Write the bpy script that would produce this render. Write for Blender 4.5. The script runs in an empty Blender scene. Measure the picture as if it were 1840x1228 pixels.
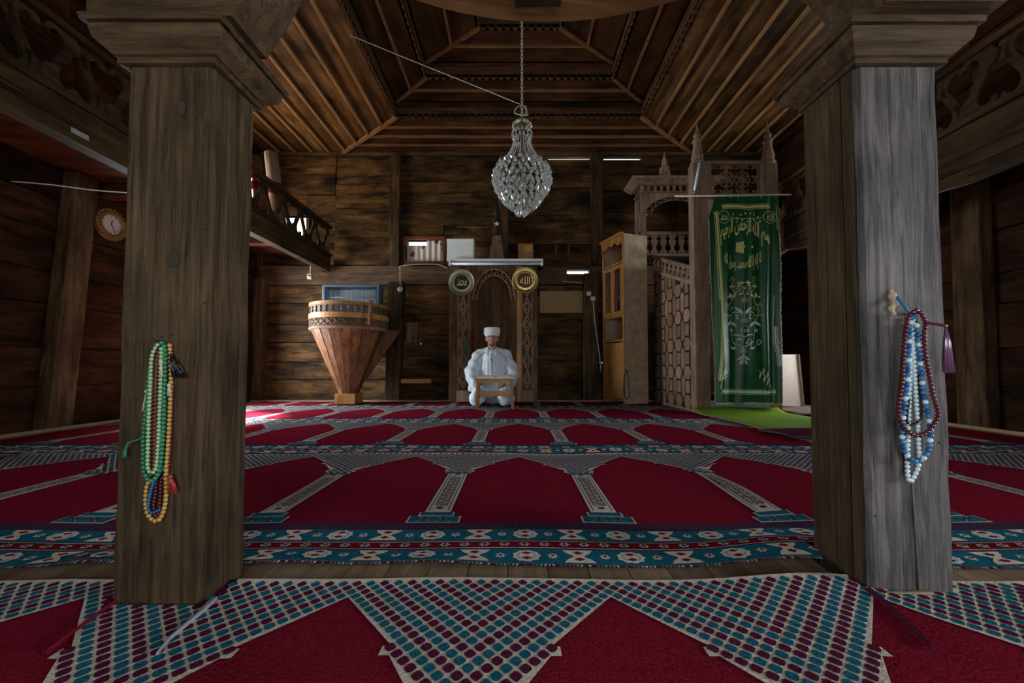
import bpy, bmesh, math, random
from mathutils import Vector, Matrix
from mathutils.bvhtree import BVHTree
random.seed(7)
R = math.radians
PI = math.pi
scene = bpy.context.scene
C = scene.collection

# ------------------------------------------------------------------ camera, world, lights, exposure
F = 700.0                      # focal length in pixels of the 1840 x 1228 frame
CX, CY, CAMZ = 926.0, 637.3, 0.56
TILT = math.atan(0.0324)
cam = bpy.data.cameras.new('camera')
camo = bpy.data.objects.new('camera', cam)
C.objects.link(camo)
camo.location = (0, 0, CAMZ)
camo.rotation_euler = (PI / 2 + TILT, 0, 0)
cam.sensor_fit = 'HORIZONTAL'
cam.sensor_width = 36.0
cam.lens = 36.0 * F / 1840.0
cam.shift_x = -(CX - 920.0) / 1840.0
cam.shift_y = (CY - 614.0) / 1840.0
cam.clip_start = 0.02
scene.camera = camo

world = bpy.data.worlds.new('world')
scene.world = world
world.use_nodes = True
bg = world.node_tree.nodes['Background']
bg.inputs[0].default_value = (0.80, 0.92, 1.0, 1)
bg.inputs[1].default_value = 2.0

vs = scene.view_settings
vs.view_transform = 'Standard'
vs.look = 'None'
vs.gamma = 1.0
vs.use_curve_mapping = False
vs.exposure = 0.0


def sun(name, direction, strength, angle, col):
    l = bpy.data.lights.new(name, 'SUN')
    l.energy = strength
    l.angle = R(angle)
    l.color = col
    o = bpy.data.objects.new(name, l)
    C.objects.link(o)
    o.rotation_euler = Vector(direction).to_track_quat('-Z', 'Y').to_euler()
    return o


def area(name, loc, direction, sx, sy, power, col):
    l = bpy.data.lights.new(name, 'AREA')
    l.shape = 'RECTANGLE'
    l.size = sx
    l.size_y = sy
    l.energy = power
    l.color = col
    o = bpy.data.objects.new(name, l)
    C.objects.link(o)
    o.location = loc
    o.rotation_euler = Vector(direction).to_track_quat('-Z', 'Z').to_euler()
    return o


XL, XR, YB, YF, ZT = -4.2, 4.3, 6.4, -2.4, 4.14      # room: left, right, back, front, ceiling height
DAY = (0.86, 0.94, 1.0)
# openings in the side and front walls: (lo, hi, zlo, zhi); daylight comes in through them; the two upper ones are added to lighten the ceiling
WIN_L_LOW = (4.42, 5.60, 0.45, 1.72)
FILL_WIN_L = (4.35, 5.6, 2.75, 3.6)  # added opening, unseen behind the left pillar, for light on the ceiling
WIN_L_NEAR = (-1.5, 0.1, 0.25, 1.15)
WIN_R_LOW = (4.2, 5.3, 0.5, 1.6)
FILL_WIN_R = (4.1, 5.4, 2.8, 3.6)  # added opening, unseen behind the right pillar, for light on the ceiling
WIN_R_NEAR = (-0.75, 0.15, 0.5, 1.25)
DOOR_F = (-1.1, 1.3, 0.0, 2.3)
sun('sunlight', (0.62, -0.42, -0.60), 90.0, 7.0, (1.0, 0.93, 0.86))


def wl(name, win, side, power, col=DAY):
    y0, y1, z0, z1 = win
    x = XL - 0.32 if side < 0 else XR + 0.32
    area(name, (x, (y0 + y1) / 2, (z0 + z1) / 2), (1 if side < 0 else -1, 0, 0), y1 - y0, z1 - z0, power, col)


wl('daylight_left_low', WIN_L_LOW, -1, 240)
wl('ceiling_fill_left', FILL_WIN_L, -1, 95, (1.0, 0.84, 0.62))  # added fill for the ceiling; warm tint stands in for sun bounced off wood
wl('daylight_left_near', WIN_L_NEAR, -1, 28)
wl('daylight_right_low', WIN_R_LOW, 1, 85)
wl('ceiling_fill_right', FILL_WIN_R, 1, 22, (1.0, 0.92, 0.72))  # added fill lamp that lightens the right side of the ceiling
wl('daylight_right_near', WIN_R_NEAR, 1, 230)
area('daylight_door', (0.1, YF - 0.35, 1.15), (0, 1, 0), 2.4, 2.3, 60, DAY)


# ------------------------------------------------------------------ helpers
def P(px, py, Y):
    """a point of the place seen at pixel (px, py) and standing Y metres in front of the camera"""
    c, s = math.cos(TILT), math.sin(TILT)
    a, b = px - CX, CY - py
    d = Vector((a, F * c - b * s, F * s + b * c))
    k = Y / d.y
    return Vector((d.x * k, Y, CAMZ + d.z * k))


def PXP(px, py, X):
    c, s = math.cos(TILT), math.sin(TILT)
    a, b = px - CX, CY - py
    d = Vector((a, F * c - b * s, F * s + b * c))
    k = X / d.x
    return Vector((X, d.y * k, CAMZ + d.z * k))


def FL(px, py):
    c, s = math.cos(TILT), math.sin(TILT)
    a, b = px - CX, CY - py
    d = Vector((a, F * c - b * s, F * s + b * c))
    k = -CAMZ / d.z
    return Vector((d.x * k, d.y * k, 0))


def wloc(o):
    v = Vector((0, 0, 0))
    while o is not None:
        v += o.location
        o = o.parent
    return v


def tag(o, label=None, cat=None, group=None, kind=None):
    if label:
        o['label'] = label
    if cat:
        o['category'] = cat
    if group:
        o['group'] = group
    if kind:
        o['kind'] = kind
    return o


def thing(name, label, cat, loc=(0, 0, 0), rz=0, group=None):
    o = bpy.data.objects.new(name, None)
    C.objects.link(o)
    o.empty_display_size = 0.1
    o.location = loc
    o.rotation_euler = (0, 0, rz)
    return tag(o, label, cat, group)


class MB:
    def __init__(self):
        self.v, self.f, self.m, self.sm = [], [], [], []

    def face(self, idx, m=0, s=False):
        self.f.append(idx)
        self.m.append(m)
        self.sm.append(s)

    def poly(self, pts, m=0):
        n = len(self.v)
        self.v += [tuple(p) for p in pts]
        self.face(list(range(n, n + len(pts))), m)

    def box(self, x0, x1, y0, y1, z0, z1, m=0):
        self.hexa([(x0, y0, z0), (x1, y0, z0), (x1, y1, z0), (x0, y1, z0), (x0, y0, z1), (x1, y0, z1), (x1, y1, z1), (x0, y1, z1)], m)
        return self

    def hexa(self, p, m=0):
        n = len(self.v)
        self.v += [tuple(q) for q in p]
        for q in ((0, 3, 2, 1), (4, 5, 6, 7), (0, 1, 5, 4), (1, 2, 6, 5), (2, 3, 7, 6), (3, 0, 4, 7)):
            self.face([n + i for i in q], m)
        return self

    def bar(self, a, b, w, h, m=0, up=(0, 0, 1)):
        a, b = Vector(a), Vector(b)
        d = (b - a).normalized()
        u = Vector(up)
        s = d.cross(u)
        if s.length < 1e-4:
            s = d.cross(Vector((0, 1, 0)))
        s.normalize()
        u = s.cross(d).normalized()
        s *= w / 2
        u *= h / 2
        self.hexa([a - s - u, a + s - u, b + s - u, b - s - u, a - s + u, a + s + u, b + s + u, b - s + u], m)
        return self

    def prism(self, poly, fn, d0, d1, m=0, smooth=False):
        """extrude a 2D outline; fn(u, v, d) gives the 3D point"""
        n = len(self.v)
        k = len(poly)
        self.v += [tuple(fn(u, v, d0)) for u, v in poly]
        self.v += [tuple(fn(u, v, d1)) for u, v in poly]
        self.face(list(range(n, n + k)), m)
        self.face([n + k + i for i in range(k - 1, -1, -1)], m)
        for i in range(k):
            j = (i + 1) % k
            self.face([n + j, n + i, n + k + i, n + k + j], m, smooth)
        return self

    def tube(self, pts, r, seg=8, m=0, cap=True, closed=False):
        pts = [Vector(p) for p in pts]
        N = len(pts)
        rr = r if isinstance(r, (list, tuple)) else [r] * N
        n = len(self.v)
        prev = None
        for i in range(N):
            a = pts[i - 1] if (i > 0 or closed) else pts[i]
            b = pts[(i + 1) % N] if (i < N - 1 or closed) else pts[i]
            t = (b - a).normalized()
            if prev is None:
                s = t.cross(Vector((0, 0, 1)))
                if s.length < 0.05:
                    s = t.cross(Vector((0, 1, 0)))
            else:
                s = prev - t * prev.dot(t)
            s.normalize()
            prev = s
            u = t.cross(s)
            for k in range(seg):
                an = 2 * PI * k / seg
                self.v.append(tuple(pts[i] + (s * math.cos(an) + u * math.sin(an)) * rr[i]))
        for i in range(N if closed else N - 1):
            i2 = (i + 1) % N
            for k in range(seg):
                k2 = (k + 1) % seg
                self.face([n + i * seg + k, n + i * seg + k2, n + i2 * seg + k2, n + i2 * seg + k], m, True)
        if cap and not closed:
            self.face([n + k for k in range(seg - 1, -1, -1)], m)
            self.face([n + (N - 1) * seg + k for k in range(seg)], m)
        return self

    def lathe(self, prof, cx, cy, seg=24, m=0, a0=0.0, a1=2 * PI, smooth=True, axis='Z', cz=0.0):
        n = len(self.v)
        full = abs(a1 - a0 - 2 * PI) < 1e-6
        K = seg if full else seg + 1
        for r, z in prof:
            for k in range(K):
                an = a0 + (a1 - a0) * k / seg
                if axis == 'Z':
                    self.v.append((cx + r * math.cos(an), cy + r * math.sin(an), z))
                else:          # axis along -Y: z is the depth towards the viewer
                    self.v.append((cx + r * math.cos(an), cy - z, cz + r * math.sin(an)))
        for i in range(len(prof) - 1):
            for k in range(seg):
                k2 = (k + 1) % K
                self.face([n + i * K + k, n + i * K + k2, n + (i + 1) * K + k2, n + (i + 1) * K + k], m, smooth)
        return self

    def ball(self, c, r, sx=1, sy=1, sz=1, seg=10, rings=6, m=0):
        prof = []
        n = len(self.v)
        for i in range(rings + 1):
            t = -PI / 2 + PI * i / rings
            for k in range(seg):
                a = 2 * PI * k / seg
                self.v.append((c[0] + r * sx * math.cos(t) * math.cos(a), c[1] + r * sy * math.cos(t) * math.sin(a), c[2] + r * sz * math.sin(t)))
        for i in range(rings):
            for k in range(seg):
                k2 = (k + 1) % seg
                self.face([n + i * seg + k, n + i * seg + k2, n + (i + 1) * seg + k2, n + (i + 1) * seg + k], m, True)
        return self

    def mesh(self, name, mats, off=(0, 0, 0)):
        me = bpy.data.meshes.new(name)
        ox, oy, oz = off
        me.from_pydata([(x - ox, y - oy, z - oz) for x, y, z in self.v], [], self.f)
        if not isinstance(mats, (list, tuple)):
            mats = [mats]
        for mt in mats:
            me.materials.append(mt)
        me.polygons.foreach_set('material_index', self.m)
        me.polygons.foreach_set('use_smooth', self.sm)
        me.update()
        return me

    def build(self, name, mats, parent=None, local=False, loc=None, bevel=0, kind=None):
        """link as one mesh object; coordinates are world ones unless local"""
        base = wloc(parent) if parent is not None else Vector((0, 0, 0))
        if loc is not None:
            base = Vector(loc)
        off = (0, 0, 0) if local else base
        o = bpy.data.objects.new(name, self.mesh(name, mats, off))
        C.objects.link(o)
        if parent is not None:
            o.parent = parent
            if loc is not None and not local:
                o.location = base - wloc(parent)
        elif loc is not None:
            o.location = base
        if bevel:
            b = o.modifiers.new('bevel', 'BEVEL')
            b.width = bevel
            b.segments = 2
            b.limit_method = 'ANGLE'
            b.angle_limit = R(40)
        if kind:
            o['kind'] = kind
        return o


def inst(name, mesh, parent, loc, rot=(0, 0, 0), scale=(1, 1, 1)):
    o = bpy.data.objects.new(name, mesh)
    C.objects.link(o)
    o.location = Vector(loc) - (wloc(parent) if parent else Vector((0, 0, 0)))
    o.rotation_euler = rot
    o.scale = scale
    o.parent = parent
    return o


def box(name, mats, parent, x0, x1, y0, y1, z0, z1, bevel=0, **k):
    return MB().box(x0, x1, y0, y1, z0, z1).build(name, mats, parent, bevel=bevel, **k)


def XZ(y):
    return lambda u, v, d: (u, y + d, v)


def YZ(x):
    return lambda u, v, d: (x + d, u, v)


def XY(z):
    return lambda u, v, d: (u, v, z + d)


def spline(pts, n=8, closed=False):
    """Catmull-Rom through points of any dimension"""
    pts = [Vector(p) for p in pts]
    N = len(pts)
    out = []
    for i in range(N if closed else N - 1):
        if closed:
            p0, p1, p2, p3 = pts[i - 1], pts[i], pts[(i + 1) % N], pts[(i + 2) % N]
        else:
            p0, p1, p2, p3 = pts[max(i - 1, 0)], pts[i], pts[i + 1], pts[min(i + 2, N - 1)]
        for k in range(n):
            t = k / n
            out.append(0.5 * ((2 * p1) + (p2 - p0) * t + (2 * p0 - 5 * p1 + 4 * p2 - p3) * t * t + (3 * p1 - p0 - 3 * p2 + p3) * t ** 3))
    if not closed:
        out.append(pts[-1])
    return out


def resample(pts, step):
    out = [pts[0].copy()]
    need = step
    for a, b in zip(pts, pts[1:]):
        L = (b - a).length
        t = 0.0
        while L - t >= need:
            t += need
            out.append(a.lerp(b, t / L))
            need = step
        need -= (L - t)
    return out


def holed(u0, u1, v0, v1, holes):
    """cells of a rectangle that no hole covers"""
    us = sorted({u0, u1, *[h[0] for h in holes], *[h[1] for h in holes]})
    vs_ = sorted({v0, v1, *[h[2] for h in holes], *[h[3] for h in holes]})
    us = [u for u in us if u0 <= u <= u1]
    vs_ = [v for v in vs_ if v0 <= v <= v1]
    out = []
    for a, b in zip(us, us[1:]):
        for c, d in zip(vs_, vs_[1:]):
            mu, mv = (a + b) / 2, (c + d) / 2
            if not any(h[0] < mu < h[1] and h[2] < mv < h[3] for h in holes):
                out.append((a, b, c, d))
    return out


def cut_spans(a, b, holes):
    """parts of the interval a..b outside the hole intervals"""
    sp = [(a, b)]
    for h0, h1 in holes:
        nx = []
        for s, e in sp:
            if h1 <= s or h0 >= e:
                nx.append((s, e))
                continue
            if h0 > s:
                nx.append((s, h0))
            if h1 < e:
                nx.append((h1, e))
        sp = nx
    return [(s, e) for s, e in sp if e - s > 0.02]


# ------------------------------------------------------------------ materials
def nt(name):
    m = bpy.data.materials.new(name)
    m.use_nodes = True
    t = m.node_tree
    return m, t, t.nodes['Principled BSDF']


def wood(name, dark, light, axis='X', scale=6.0, rough=0.6, var=0.35, stain=0.5, bump=0.25, stain_scale=1.6, spec=0.3, stretch=0.11):
    m, t, b = nt(name)
    n, l = t.nodes, t.links
    tc = n.new('ShaderNodeTexCoord')
    oi = n.new('ShaderNodeObjectInfo')
    add = n.new('ShaderNodeVectorMath')
    add.operation = 'ADD'
    mul = n.new('ShaderNodeVectorMath')
    mul.operation = 'SCALE'
    mul.inputs[0].default_value = (13.1, 7.7, 9.3)
    l.new(oi.outputs['Random'], mul.inputs['Scale'])
    l.new(tc.outputs['Object'], add.inputs[0])
    l.new(mul.outputs[0], add.inputs[1])
    mp = n.new('ShaderNodeMapping')
    s = [scale, scale, scale]
    s['XYZ'.index(axis)] = scale * stretch
    mp.inputs['Scale'].default_value = s
    l.new(add.outputs[0], mp.inputs['Vector'])
    nz = n.new('ShaderNodeTexNoise')
    nz.inputs['Scale'].default_value = 2.2
    nz.inputs['Detail'].default_value = 7
    nz.inputs['Roughness'].default_value = 0.68
    nz.inputs['Distortion'].default_value = 0.7
    l.new(mp.outputs[0], nz.inputs['Vector'])
    rp = n.new('ShaderNodeValToRGB')
    rp.color_ramp.elements[0].position = 0.34
    rp.color_ramp.elements[1].position = 0.68
    rp.color_ramp.elements[0].color = (*dark, 1)
    rp.color_ramp.elements[1].color = (*light, 1)
    l.new(nz.outputs['Fac'], rp.inputs['Fac'])
    # weather stains with a shape of their own
    mp2 = n.new('ShaderNodeMapping')
    s2 = [stain_scale * 1.5] * 3
    s2['XYZ'.index(axis)] = stain_scale * 0.8
    mp2.inputs['Scale'].default_value = s2
    l.new(add.outputs[0], mp2.inputs['Vector'])
    nz2 = n.new('ShaderNodeTexNoise')
    nz2.inputs['Scale'].default_value = 1.6
    nz2.inputs['Detail'].default_value = 5
    nz2.inputs['Roughness'].default_value = 0.62
    l.new(mp2.outputs[0], nz2.inputs['Vector'])
    rp2 = n.new('ShaderNodeValToRGB')
    rp2.color_ramp.elements[0].position = 0.33
    rp2.color_ramp.elements[1].position = 0.64
    k = 1 - stain
    rp2.color_ramp.elements[0].color = (k, k, k, 1)
    rp2.color_ramp.elements[1].color = (1, 1, 1, 1)
    l.new(nz2.outputs['Fac'], rp2.inputs['Fac'])
    mx = n.new('ShaderNodeMixRGB')
    mx.blend_type = 'MULTIPLY'
    mx.inputs[0].default_value = 1
    l.new(rp.outputs[0], mx.inputs[1])
    l.new(rp2.outputs[0], mx.inputs[2])
    mr = n.new('ShaderNodeMapRange')
    mr.inputs['To Min'].default_value = 1 - var
    mr.inputs['To Max'].default_value = 1 + var
    l.new(oi.outputs['Random'], mr.inputs['Value'])
    mx2 = n.new('ShaderNodeMixRGB')
    mx2.blend_type = 'MULTIPLY'
    mx2.inputs[0].default_value = 1
    l.new(mx.outputs[0], mx2.inputs[1])
    l.new(mr.outputs[0], mx2.inputs[2])
    l.new(mx2.outputs[0], b.inputs['Base Color'])
    b.inputs['Roughness'].default_value = rough
    b.inputs['Specular IOR Level'].default_value = spec
    bp = n.new('ShaderNodeBump')
    bp.inputs['Strength'].default_value = bump
    bp.inputs['Distance'].default_value = 0.02
    l.new(nz.outputs['Fac'], bp.inputs['Height'])
    l.new(bp.outputs[0], b.inputs['Normal'])
    return m


def plain(name, col, rough=0.6, metal=0.0, mottle=0.15, scale=20.0, bump=0.0, spec=0.4, sheen=0.0, trans=0.0, coord='Object'):
    m, t, b = nt(name)
    n, l = t.nodes, t.links
    tc = n.new('ShaderNodeTexCoord')
    nz = n.new('ShaderNodeTexNoise')
    nz.inputs['Scale'].default_value = scale
    nz.inputs['Detail'].default_value = 4
    l.new(tc.outputs[coord], nz.inputs['Vector'])
    rp = n.new('ShaderNodeValToRGB')
    rp.color_ramp.elements[0].position = 0.3
    rp.color_ramp.elements[1].position = 0.7
    rp.color_ramp.elements[0].color = (*[c * (1 - mottle) for c in col], 1)
    rp.color_ramp.elements[1].color = (*[min(1, c * (1 + mottle)) for c in col], 1)
    l.new(nz.outputs['Fac'], rp.inputs['Fac'])
    l.new(rp.outputs[0], b.inputs['Base Color'])
    b.inputs['Roughness'].default_value = rough
    b.inputs['Metallic'].default_value = metal
    b.inputs['Specular IOR Level'].default_value = spec
    b.inputs['Sheen Weight'].default_value = sheen
    b.inputs['Transmission Weight'].default_value = trans
    if bump:
        bp = n.new('ShaderNodeBump')
        bp.inputs['Strength'].default_value = bump
        bp.inputs['Distance'].default_value = 0.01
        l.new(nz.outputs['Fac'], bp.inputs['Height'])
        l.new(bp.outputs[0], b.inputs['Normal'])
    return m


def carpet(name, col, mottle=0.35):
    return plain(name, col, rough=1.0, mottle=mottle, scale=170, bump=0.45, spec=0.0)


M = {}
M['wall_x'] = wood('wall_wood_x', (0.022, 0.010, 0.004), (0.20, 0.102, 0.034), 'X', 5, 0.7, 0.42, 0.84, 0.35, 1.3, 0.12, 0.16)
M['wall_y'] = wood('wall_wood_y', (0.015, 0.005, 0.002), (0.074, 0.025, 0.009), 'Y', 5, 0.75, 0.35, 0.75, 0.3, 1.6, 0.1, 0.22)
M['post'] = wood('post_wood', (0.035, 0.018, 0.008), (0.14, 0.078, 0.036), 'Z', 8, 0.7, 0.25, 0.6, 0.3, 1.6, 0.12)
M['beam_x'] = wood('beam_wood_x', (0.045, 0.022, 0.010), (0.17, 0.088, 0.036), 'X', 8, 0.6, 0.2, 0.6, 0.3)
M['beam_y'] = wood('beam_wood_y', (0.026, 0.013, 0.005), (0.100, 0.055, 0.023), 'Y', 7, 0.65, 0.2, 0.6, 0.3, 1.6, 0.15)
M['soffit'] = wood('soffit_wood', (0.07, 0.020, 0.010), (0.20, 0.062, 0.026), 'X', 6, 0.65, 0.25, 0.5, 0.25, 1.6, 0.12)
M['ceil_y'] = wood('ceiling_wood_y', (0.050, 0.021, 0.007), (0.25, 0.125, 0.045), 'Y', 3.2, 0.5, 0.30, 0.75, 0.2, 1.8, 0.2)
M['ceil_x'] = wood('ceiling_wood_x', (0.030, 0.011, 0.004), (0.125, 0.050, 0.018), 'X', 3.2, 0.55, 0.28, 0.7, 0.2, 1.8, 0.18)
M['batten'] = wood('batten_wood', (0.20, 0.098, 0.036), (0.46, 0.245, 0.098), 'Y', 8, 0.4, 0.2, 0.3, 0.2)
M['batten_x'] = wood('batten_wood_x', (0.11, 0.05, 0.02), (0.30, 0.145, 0.058), 'X', 10, 0.45, 0.2, 0.3, 0.2)
M['coffer_y'] = wood('coffer_wood_y', (0.028, 0.010, 0.004), (0.115, 0.046, 0.017), 'Y', 3.2, 0.55, 0.28, 0.7, 0.2, 1.8, 0.18)
M['frieze'] = wood('frieze_wood', (0.04, 0.016, 0.007), (0.14, 0.062, 0.026), 'X', 7, 0.6, 0.2, 0.4)
M['pillar'] = wood('pillar_wood', (0.026, 0.0145, 0.006), (0.125, 0.078, 0.036), 'Z', 30, 0.7, 0.02, 0.5, 0.6, 3.0, 0.15, 0.05)
M['pillar_grey'] = wood('weathered_pillar_wood', (0.044, 0.036, 0.032), (0.20, 0.174, 0.162), 'Z', 30, 0.72, 0.02, 0.45, 0.6, 3.0, 0.15, 0.05)
M['capital'] = wood('capital_wood', (0.034, 0.019, 0.009), (0.13, 0.076, 0.036), 'X', 20, 0.65, 0.12, 0.5, 0.35, 2.6, 0.15)
M['minbar'] = wood('minbar_wood', (0.19, 0.115, 0.074), (0.42, 0.28, 0.19), 'Z', 10, 0.65, 0.14, 0.35, 0.3, 1.8, 0.15)
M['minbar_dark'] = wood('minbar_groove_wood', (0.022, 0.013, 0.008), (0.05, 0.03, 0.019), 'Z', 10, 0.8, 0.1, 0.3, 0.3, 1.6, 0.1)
M['mihrab'] = wood('mihrab_wood', (0.075, 0.036, 0.014), (0.24, 0.135, 0.060), 'Z', 8, 0.6, 0.25, 0.55, 0.3, 1.6, 0.15)
M['mihrab_carved'] = wood('carved_wood', (0.19, 0.110, 0.066), (0.40, 0.25, 0.155), 'Z', 10, 0.6, 0.1, 0.3, 0.3)  # paler colour stands in for light catching the carved relief
M['honey'] = wood('honey_wood', (0.25, 0.105, 0.026), (0.46, 0.22, 0.062), 'Z', 8, 0.4, 0.12, 0.25, 0.1)
M['honey_x'] = wood('honey_wood_x', (0.36, 0.17, 0.055), (0.60, 0.31, 0.11), 'X', 8, 0.45, 0.15, 0.2, 0.1)
M['cone'] = wood('pulpit_plank_wood', (0.085, 0.032, 0.013), (0.34, 0.140, 0.055), 'Z', 9, 0.5, 0.4, 0.55, 0.25)
M['pulpit'] = wood('pulpit_band_wood', (0.11, 0.062, 0.030), (0.28, 0.17, 0.085), 'X', 9, 0.6, 0.15, 0.4, 0.25)
M['floor'] = wood('floor_wood', (0.24, 0.15, 0.085), (0.50, 0.34, 0.21), 'Y', 9, 0.6, 0.15, 0.3, 0.2)
M['base_strip'] = wood('base_strip_wood', (0.22, 0.14, 0.075), (0.42, 0.28, 0.15), 'X', 9, 0.6, 0.15, 0.3, 0.2)
M['chip'] = plain('chipboard', (0.42, 0.30, 0.20), 0.8, mottle=0.2, scale=9, spec=0.15)
M['cream_board'] = plain('cream_board', (0.52, 0.42, 0.34), 0.7, mottle=0.06)
M['knot'] = plain('wood_knot', (0.030, 0.021, 0.013), 0.8)
M['black'] = plain('black', (0.012, 0.011, 0.011), 0.6)
M['gap_shade'] = plain('gap_shade', (0.02, 0.012, 0.008), 0.9)  # near-black colour that stands in for shade in gaps and behind boards
M['white'] = plain('white_enamel', (0.72, 0.76, 0.72), 0.45, mottle=0.04)
M['tube'] = plain('tube_glass', (0.78, 0.85, 0.95), 0.2, mottle=0.03)
M['steel'] = plain('steel', (0.42, 0.44, 0.46), 0.35, 1.0)
M['strap'] = plain('galvanised_strap', (0.30, 0.31, 0.32), 0.5)
M['bluesteel'] = plain('heater_body', (0.20, 0.27, 0.36), 0.4, 0.7)
M['brass'] = plain('brass', (0.62, 0.50, 0.16), 0.32, 1.0, scale=60, bump=0.3)
M['brass_dull'] = plain('dull_brass', (0.36, 0.34, 0.20), 0.42, 1.0, scale=60, bump=0.3)
M['gold'] = plain('gilt_frame', (0.22, 0.11, 0.03), 0.45, 0.4, scale=40, bump=0.4)
M['goldleaf'] = plain('gold_lettering', (0.85, 0.62, 0.22), 0.35, 0.7)
M['maroon'] = plain('maroon_enamel', (0.11, 0.022, 0.022), 0.3)
M['clock_face'] = plain('clock_face', (0.50, 0.40, 0.36), 0.5, mottle=0.06)
M['cord'] = plain('white_cord', (0.62, 0.58, 0.52), 0.6)
M['straw'] = plain('straw_mat', (0.36, 0.24, 0.10), 0.8, mottle=0.25, scale=120)
M['crystal'] = plain('cut_crystal', (0.92, 0.94, 0.93), 0.04, trans=0.72, spec=0.8, mottle=0.02)
M['chain'] = plain('chain_metal', (0.66, 0.58, 0.46), 0.4, 0.6)
M['velvet'] = plain('green_velvet', (0.002, 0.070, 0.016), 0.40, mottle=0.3, scale=5, sheen=0.12)
M['thread'] = plain('embroidery_thread', (0.62, 0.58, 0.20), 0.5, mottle=0.2, scale=80)
M['thread_pale'] = plain('pale_embroidery_thread', (0.55, 0.66, 0.50), 0.5, mottle=0.2, scale=80)
M['fringe'] = plain('fringe_thread', (0.50, 0.46, 0.26), 0.8, mottle=0.3, scale=120)
M['grass'] = plain('green_rug_pile', (0.13, 0.22, 0.012), 0.95, mottle=0.3, scale=130, bump=0.5, spec=0.05)
M['step'] = plain('grey_blue_paint', (0.23, 0.27, 0.33), 0.7)
M['red'] = carpet('carpet_red', (0.175, 0.0105, 0.024))
M['cream'] = carpet('carpet_cream', (0.62, 0.53, 0.43), 0.2)
M['teal'] = carpet('carpet_teal', (0.014, 0.110, 0.160), 0.25)
M['wine'] = carpet('carpet_wine', (0.085, 0.014, 0.040), 0.25)
M['plum'] = carpet('carpet_plum', (0.060, 0.030, 0.060), 0.5)
M['aqua'] = carpet('carpet_aqua', (0.16, 0.36, 0.42), 0.2)
M['fringe_dark'] = carpet('carpet_fringe', (0.20, 0.13, 0.12), 0.6)
M['backing'] = plain('carpet_backing', (0.26, 0.25, 0.28), 0.9)
M['robe'] = plain('robe_cloth', (0.66, 0.74, 0.80), 0.8, mottle=0.06, scale=14, bump=0.25)
M['robe_trim'] = plain('robe_piping', (0.13, 0.16, 0.19), 0.8)
M['cap_white'] = plain('turban_cloth', (0.80, 0.80, 0.78), 0.8, mottle=0.05, bump=0.2)
M['cap_red'] = plain('fez_felt', (0.16, 0.016, 0.018), 0.8)
M['paper'] = plain('paper', (0.72, 0.66, 0.52), 0.8, mottle=0.05)
M['lips'] = plain('lips', (0.25, 0.09, 0.075), 0.5)
M['beard'] = plain('short_beard', (0.055, 0.030, 0.020), 0.9, mottle=0.3, scale=300)
M['skin'] = plain('skin', (0.50, 0.28, 0.19), 0.5, mottle=0.10, scale=30)


def glass_pane(name):
    m, t, b = nt(name)
    n, l = t.nodes, t.links
    tr = n.new('ShaderNodeBsdfTransparent')
    gl = n.new('ShaderNodeBsdfGlossy')
    gl.inputs['Roughness'].default_value = 0.03
    mx = n.new('ShaderNodeMixShader')
    mx.inputs[0].default_value = 0.06
    l.new(tr.outputs[0], mx.inputs[1])
    l.new(gl.outputs[0], mx.inputs[2])
    l.new(mx.outputs[0], n['Material Output'].inputs[0])
    return m


M['glass'] = glass_pane('window_glass')


def curtain_mat():
    m, t, b = nt('flowered_curtain')
    n, l = t.nodes, t.links
    tc = n.new('ShaderNodeTexCoord')
    vo = n.new('ShaderNodeTexVoronoi')
    vo.inputs['Scale'].default_value = 7
    l.new(tc.outputs['Object'], vo.inputs['Vector'])
    nz = n.new('ShaderNodeTexNoise')
    nz.inputs['Scale'].default_value = 40
    l.new(tc.outputs['Object'], nz.inputs['Vector'])
    ad = n.new('ShaderNodeMath')
    ad.operation = 'MULTIPLY_ADD'
    ad.inputs[1].default_value = 0.5
    l.new(nz.outputs['Fac'], ad.inputs[0])
    l.new(vo.outputs['Distance'], ad.inputs[2])
    rp = n.new('ShaderNodeValToRGB')
    rp.color_ramp.elements[0].position = 0.46
    rp.color_ramp.elements[1].position = 0.54
    rp.color_ramp.elements[0].color = (0.20, 0.05, 0.04, 1)
    rp.color_ramp.elements[1].color = (0.55, 0.47, 0.40, 1)
    l.new(ad.outputs[0], rp.inputs['Fac'])
    l.new(rp.outputs[0], b.inputs['Base Color'])
    b.inputs['Roughness'].default_value = 0.9
    return m


M['curtain'] = curtain_mat()


def rug_roll_mat():
    m, t, b = nt('rolled_rug_weave')
    n, l = t.nodes, t.links
    tc = n.new('ShaderNodeTexCoord')
    br = n.new('ShaderNodeTexBrick')
    br.inputs['Scale'].default_value = 16
    br.inputs['Color1'].default_value = (0.26, 0.19, 0.13, 1)
    br.inputs['Color2'].default_value = (0.19, 0.135, 0.09, 1)
    br.inputs['Mortar'].default_value = (0.07, 0.035, 0.025, 1)
    l.new(tc.outputs['Object'], br.inputs['Vector'])
    l.new(br.outputs[0], b.inputs['Base Color'])
    b.inputs['Roughness'].default_value = 0.95
    return m


M['rug_roll'] = rug_roll_mat()
def bead_mat(name, c, rough=0.18):
    return plain(name, c, rough, mottle=0.05, spec=0.5)


# ================================================================== THE SETTING
# ---------------------------------------------------------------- floor with planks
def structure(o):
    o['kind'] = 'structure'
    return o


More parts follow.
